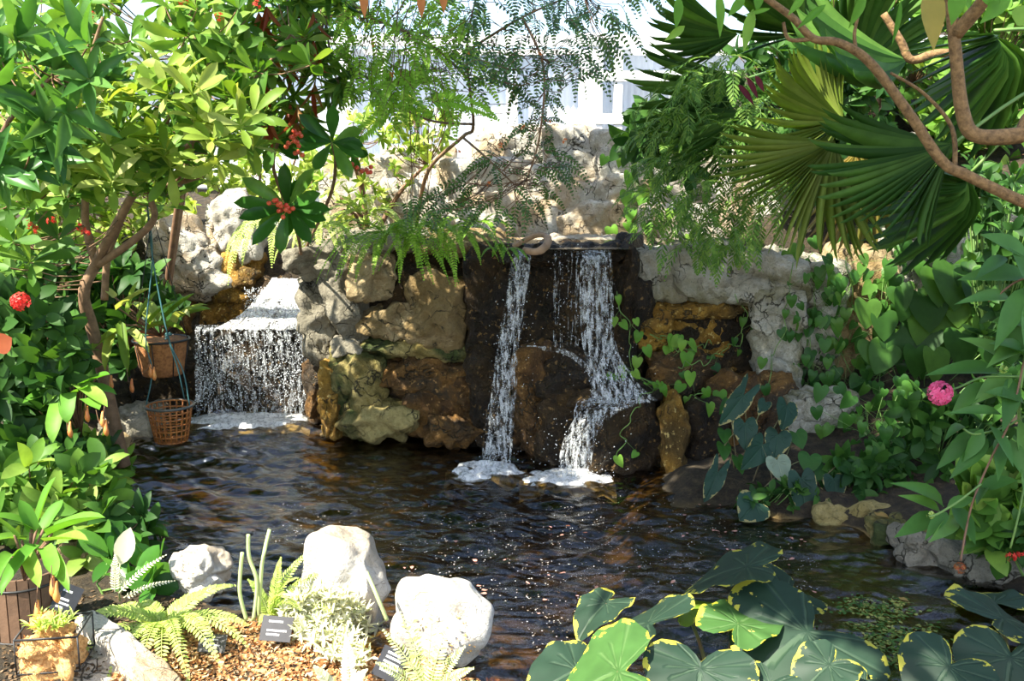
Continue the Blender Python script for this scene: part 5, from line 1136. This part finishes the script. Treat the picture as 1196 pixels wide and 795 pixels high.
# plumeria-like rosettes
Pm = empty('rosette_shrub', P(352, 300, 7.9), 'glossy rosette shrub with red berries above the left cascade', 'shrub')
for a_ in ([(352, 300, 7.9), (348, 275, 7), (336, 248, 6.2)], [(352, 300, 7.9), (385, 230, 7.2), (392, 190, 6.6), (388, 168, 6.2)], [(348, 270, 7.2), (320, 200, 6.6), (325, 165, 6.3)]):
    m = MB(); m.tube(smooth_path(pp(a_), 5), .012, 7); m.build('branch', TRUNK, Pm)
m = MB()
def ros(x, y, Y, n, L, W, tilt): 
    c = P(x, y, Y)
    for i in range(n):
        an = 6.283*i/n+random.gauss(0, .12); d = Vector((math.cos(an), -.35+random.gauss(0, .12), math.sin(an)*.8)); m.batch(random.choice(T_OB[:2]), [tuple(c)], [tuple(d)], [(0, -1, .35)], [L*random.uniform(.8, 1.1)], W)
ros(336, 242, 6.1, 11, .30, .085, 0); ros(334, 240, 6.2, 8, .22, .08, 0); ros(388, 166, 6.2, 9, .24, .085, 0); ros(320, 165, 6.4, 8, .20, .07, 0); ros(410, 180, 6.5, 6, .14, .06, 0)
m.build('foliage', leafmat('rosette_leaf', [(.025, .10, .015), (.05, .18, .025), (.16, .34, .05)], rough=.25), Pm)
BER = plain('red_berry', (.70, .05, .03), .35, 0, 10, (.75, .20, .08))
for (x, y, Y, n, s_) in ((332, 243, 5.95, 16, .07), (345, 163, 6.1, 8, .05), (350, 155, 6.1, 6, .04), (414, 200, 6.4, 6, .05), (428, 198, 6.4, 5, .04), (345, 180, 6.1, 3, .03)):
    m = MB(); c = P(x, y, Y); 
    for i in range(n): q_ = c+Vector(rvec(1, s_*.5)[0]); v, t = stone_mesh(q_, (.03, .03, .03), i+3, ex=2, amp=.02, facets=0, sub=2, fine=0); m.add(v, t=t); m.tube([q_, c+Vector((0, .08, 0))], .002, 3)
    m.build('berries', BER, Pm)
# ================================================================== airy pinnate tree, top centre
AT = empty('airy_tree', (-.9, 8.9, 1.4), 'airy tree with fine pinnate leaves hanging in front of the white wall, top centre', 'tree')
br = [[(486, 262, 8.9), (500, 200, 8.4), (540, 160, 7.6), (553, 145, 7.2), (545, 60, 6.8), (560, -20, 6.6)], [(540, 160, 7.6), (568, 184, 7.2), (600, 215, 7.0)], [(545, 60, 6.8), (610, 20, 6.6), (680, -10, 6.5)], [(545, 90, 6.9), (500, 50, 6.6), (430, 20, 6.4)], [(610, 20, 6.6), (635, 80, 6.5), (630, 160, 6.5), (615, 210, 6.6)], [(553, 145, 7.2), (500, 140, 6.9), (440, 110, 6.7)]]
nd = []
for i, b_ in enumerate(br):
    s_ = smooth_path(pp(b_), 6); nd += s_; m = MB(); m.tube(s_, [lerp(.02 if i == 0 else .010, .005, j/(len(s_)-1)) for j in range(len(s_))], 6); m.build('branch', TRUNK, AT)
def airy(polys, n, mat, L, ll, lw, pairs, Y0, Y1, nm):
    m = MB(); st = MB()
    for x, y in inpoly(n, polys):
        c = P(x, y, random.uniform(Y0, Y1)); nb = min(nd, key=lambda q: (q-c).length_squared); out = (c-nb); out.z *= .5; out.normalize()
        frond(m, c, out+Vector((random.gauss(0, .5), -.1, random.gauss(-.15, .35))), L*random.uniform(.7, 1.2), pairs, ll, lw, .8, T=T_SM, stem=st, ang=62, r=.0022, taper=.7, up=(random.gauss(0, .5), -.8, .7))
        st.tube([nb, nb.lerp(c, .6)+Vector((0, 0, -.03)), c], .0028, 3)
    m.build(nm, mat, AT); st.build('leaf_ribs', TWIG, AT)
airy([(540, -20), (760, -20), (740, 20), (700, 60), (705, 90), (660, 100), (600, 110), (540, 90)], 130, LBL, .30, .060, .018, 11, 6.0, 7.0, 'foliage')
airy([(600, 90), (640, 90), (650, 180), (690, 190), (640, 220), (600, 250), (520, 250), (470, 235), (560, 190), (610, 150)], 90, LBL, .26, .048, .015, 11, 6.3, 7.2, 'foliage')
airy([(390, -20), (560, -20), (560, 80), (540, 120), (440, 130), (400, 80)], 200, LF, .28, .06, .019, 12, 6.2, 7.2, 'lighter_foliage')
m = MB()
for (a_, d_) in (((425, 118, 6.4), (1, -.1, .15)), ((500, 118, 6.3), (1, -.1, .10)), ((455, 130, 6.3), (-.8, -.2, -.5)), ((500, 95, 6.4), (-.9, -.1, .2))):
    frond(m, P(*a_), d_, .46, 26, .085, .017, .5, ang=68, r=.003, up=(0, -1, .4))
tag(m.build('bright_fronds', leafmat('bright_frond', [(.22, .50, .04), (.32, .62, .07)], trans=.45), AT), 'bright green sunlit fronds')
for (x, y) in [(632, 62), (640, 142), (535, 178), (612, 150), (585, 170), (458, 88), (436, 52), (572, 215), (660, 165), (548, 60)]:
    flower_head(AT, P(x, y, 6.2), .022, leafmat('orange_floret', [(.75, .12, .03), (.8, .3, .06)]), 5)
m = MB(); cw = []  # unseen crown added above the view to keep sun off the upper wall
for i in range(60):
    a = random.random()*6.283; r_ = math.sqrt(random.random()); cw.append(Vector((-1.0+1.0*r_*math.cos(a), 7.7+.65*r_*math.sin(a), 4.5+random.uniform(-.2, .3))))
for c in cw: whorl(m, c, Vector((0, 0, .6))+Vector(rvec(1, .8)[0]), 9, .20, .08, T_EL, 75)
m.build('added_shade_foliage', LBL, AT); m = MB(); ar = smooth_path([P(560, -20, 6.6), Vector((-.4, 7.0, 4.3)), Vector((-1.0, 7.8, 4.6)), Vector((-1.7, 8.0, 4.6))], 6); m.tube(ar, .02, 6); m.build('branch', TRUNK, AT); m = MB()
for c in cw: m.tube([min(ar, key=lambda q: (q-c).length_squared), c], .005, 4)
m.build('added_shade_twigs', TWIG, AT)
# ferns on the rock face
def hang_fern(label, crown, n, spread, L, mat, ll=.05, lw=.013, dr=1.3, dirs=None):
    c = P(*crown); E = empty('hanging_fern', c, label, 'fern')
    for i in range(n):
        a = lerp(-1, 1, i/max(1, n-1))+random.gauss(0, .1); d = Vector((a*spread, -random.uniform(.3, .9), random.uniform(.1, .9))) if dirs is None else Vector(dirs[i % len(dirs)])+Vector(rvec(1, .15)[0])
        m = MB(); frond(m, c+Vector((a*.06, random.uniform(-.05, .05), 0)), d, L*random.uniform(.7, 1.15), 30, ll, lw, dr*random.uniform(.8, 1.2), ang=72, r=.0028); m.build('frond', mat, E)
hang_fern('large green fern hanging over the left top of the central rock face', (452, 272, 7.22), 22, 1.3, .70, LF)
hang_fern('bright fern above the dark gap of the rock face', (486, 266, 7.4), 15, 1.0, .52, LF, dr=1.6)
hang_fern('fern trailing towards the waterfall lip beside the pinkish ledge', (518, 270, 7.22), 14, 1.2, .58, LF, dr=1.5)
hang_fern('fern tuft on top of the rock face under the airy tree', (430, 250, 7.9), 14, 1.1, .5, LFY, dr=1.0)
hang_fern('fern tuft left of the driftwood on the pinkish ledge', (556, 262, 8.0), 10, 1.1, .34, LF, dr=1.0)
hang_fern('yellow-green sword fern hanging beside the head of the left cascade', (322, 262, 8.5), 15, .9, .72, LFY, dr=1.9, ll=.06)
hang_fern('small fern sprouting beside the driftwood at the waterfall lip', (588, 290, 7.2), 6, .9, .16, LVB, ll=.03, dr=1.0)
hang_fern('yellowish fern behind the grey capstone', (372, 262, 8.2), 12, 1.0, .5, LFY, dr=1.4)
# ================================================================== light, sky, camera
sunv = Vector((-.50, -.38, .78)).normalized()
sd = bpy.data.lights.new('sun', 'SUN'); sd.energy = 9.0; sd.angle = R(.6); sd.color = (1, .94, .80)
so = bpy.data.objects.new('sun', sd); C.objects.link(so); so.rotation_euler = sunv.to_track_quat('Z', 'Y').to_euler(); so.location = (-5, -4, 8)
w = bpy.data.worlds.new('sky'); bpy.context.scene.world = w; w.use_nodes = True; nt = w.node_tree; nt.nodes.clear()
def WN(ty, **kw):
    n = nt.nodes.new(ty)
    for a, b in kw.items(): setattr(n, a, b)
    return n
sky = WN('ShaderNodeTexSky', sky_type='NISHITA', sun_disc=False, sun_elevation=R(50), sun_rotation=R(200), air_density=1.0, dust_density=1.0)
tc = WN('ShaderNodeTexCoord'); nz = WN('ShaderNodeTexNoise'); nz.inputs['Scale'].default_value = 6; nz.inputs['Detail'].default_value = 6
cr = WN('ShaderNodeValToRGB'); cr.color_ramp.elements[0].position = .60; cr.color_ramp.elements[1].position = .68
mx = WN('ShaderNodeMix', data_type='RGBA'); mx.inputs[7].default_value = (13, 13.5, 14, 1)
bg = WN('ShaderNodeBackground'); bg.inputs['Strength'].default_value = .19; ou = WN('ShaderNodeOutputWorld')
L_ = nt.links.new
L_(tc.outputs['Generated'], nz.inputs['Vector']); L_(nz.outputs['Fac'], cr.inputs['Fac']); L_(cr.outputs['Color'], mx.inputs[0])
L_(sky.outputs[0], mx.inputs[6]); L_(mx.outputs[2], bg.inputs['Color']); L_(bg.outputs[0], ou.inputs[0])
cd = bpy.data.cameras.new('camera'); cam = bpy.data.objects.new('camera', cd); C.objects.link(cam)
cd.sensor_width = 36; cd.lens = F/1196*36; cam.location = (0, 0, EYE); cam.rotation_euler = (R(90)-PITCH, 0, 0)
cd.clip_start = .05; bpy.context.scene.camera = cam
sc = bpy.context.scene
sc.view_settings.view_transform = 'Standard'; sc.view_settings.look = 'None'; sc.view_settings.gamma = 1; sc.view_settings.use_curve_mapping = False
sc.view_settings.exposure = 0.9
sc.cycles.use_denoising = True; sc.cycles.max_bounces = 6; sc.cycles.transparent_max_bounces = 24; sc.cycles.diffuse_bounces = 3; sc.cycles.glossy_bounces = 3
sc.cycles.sample_clamp_indirect = 6
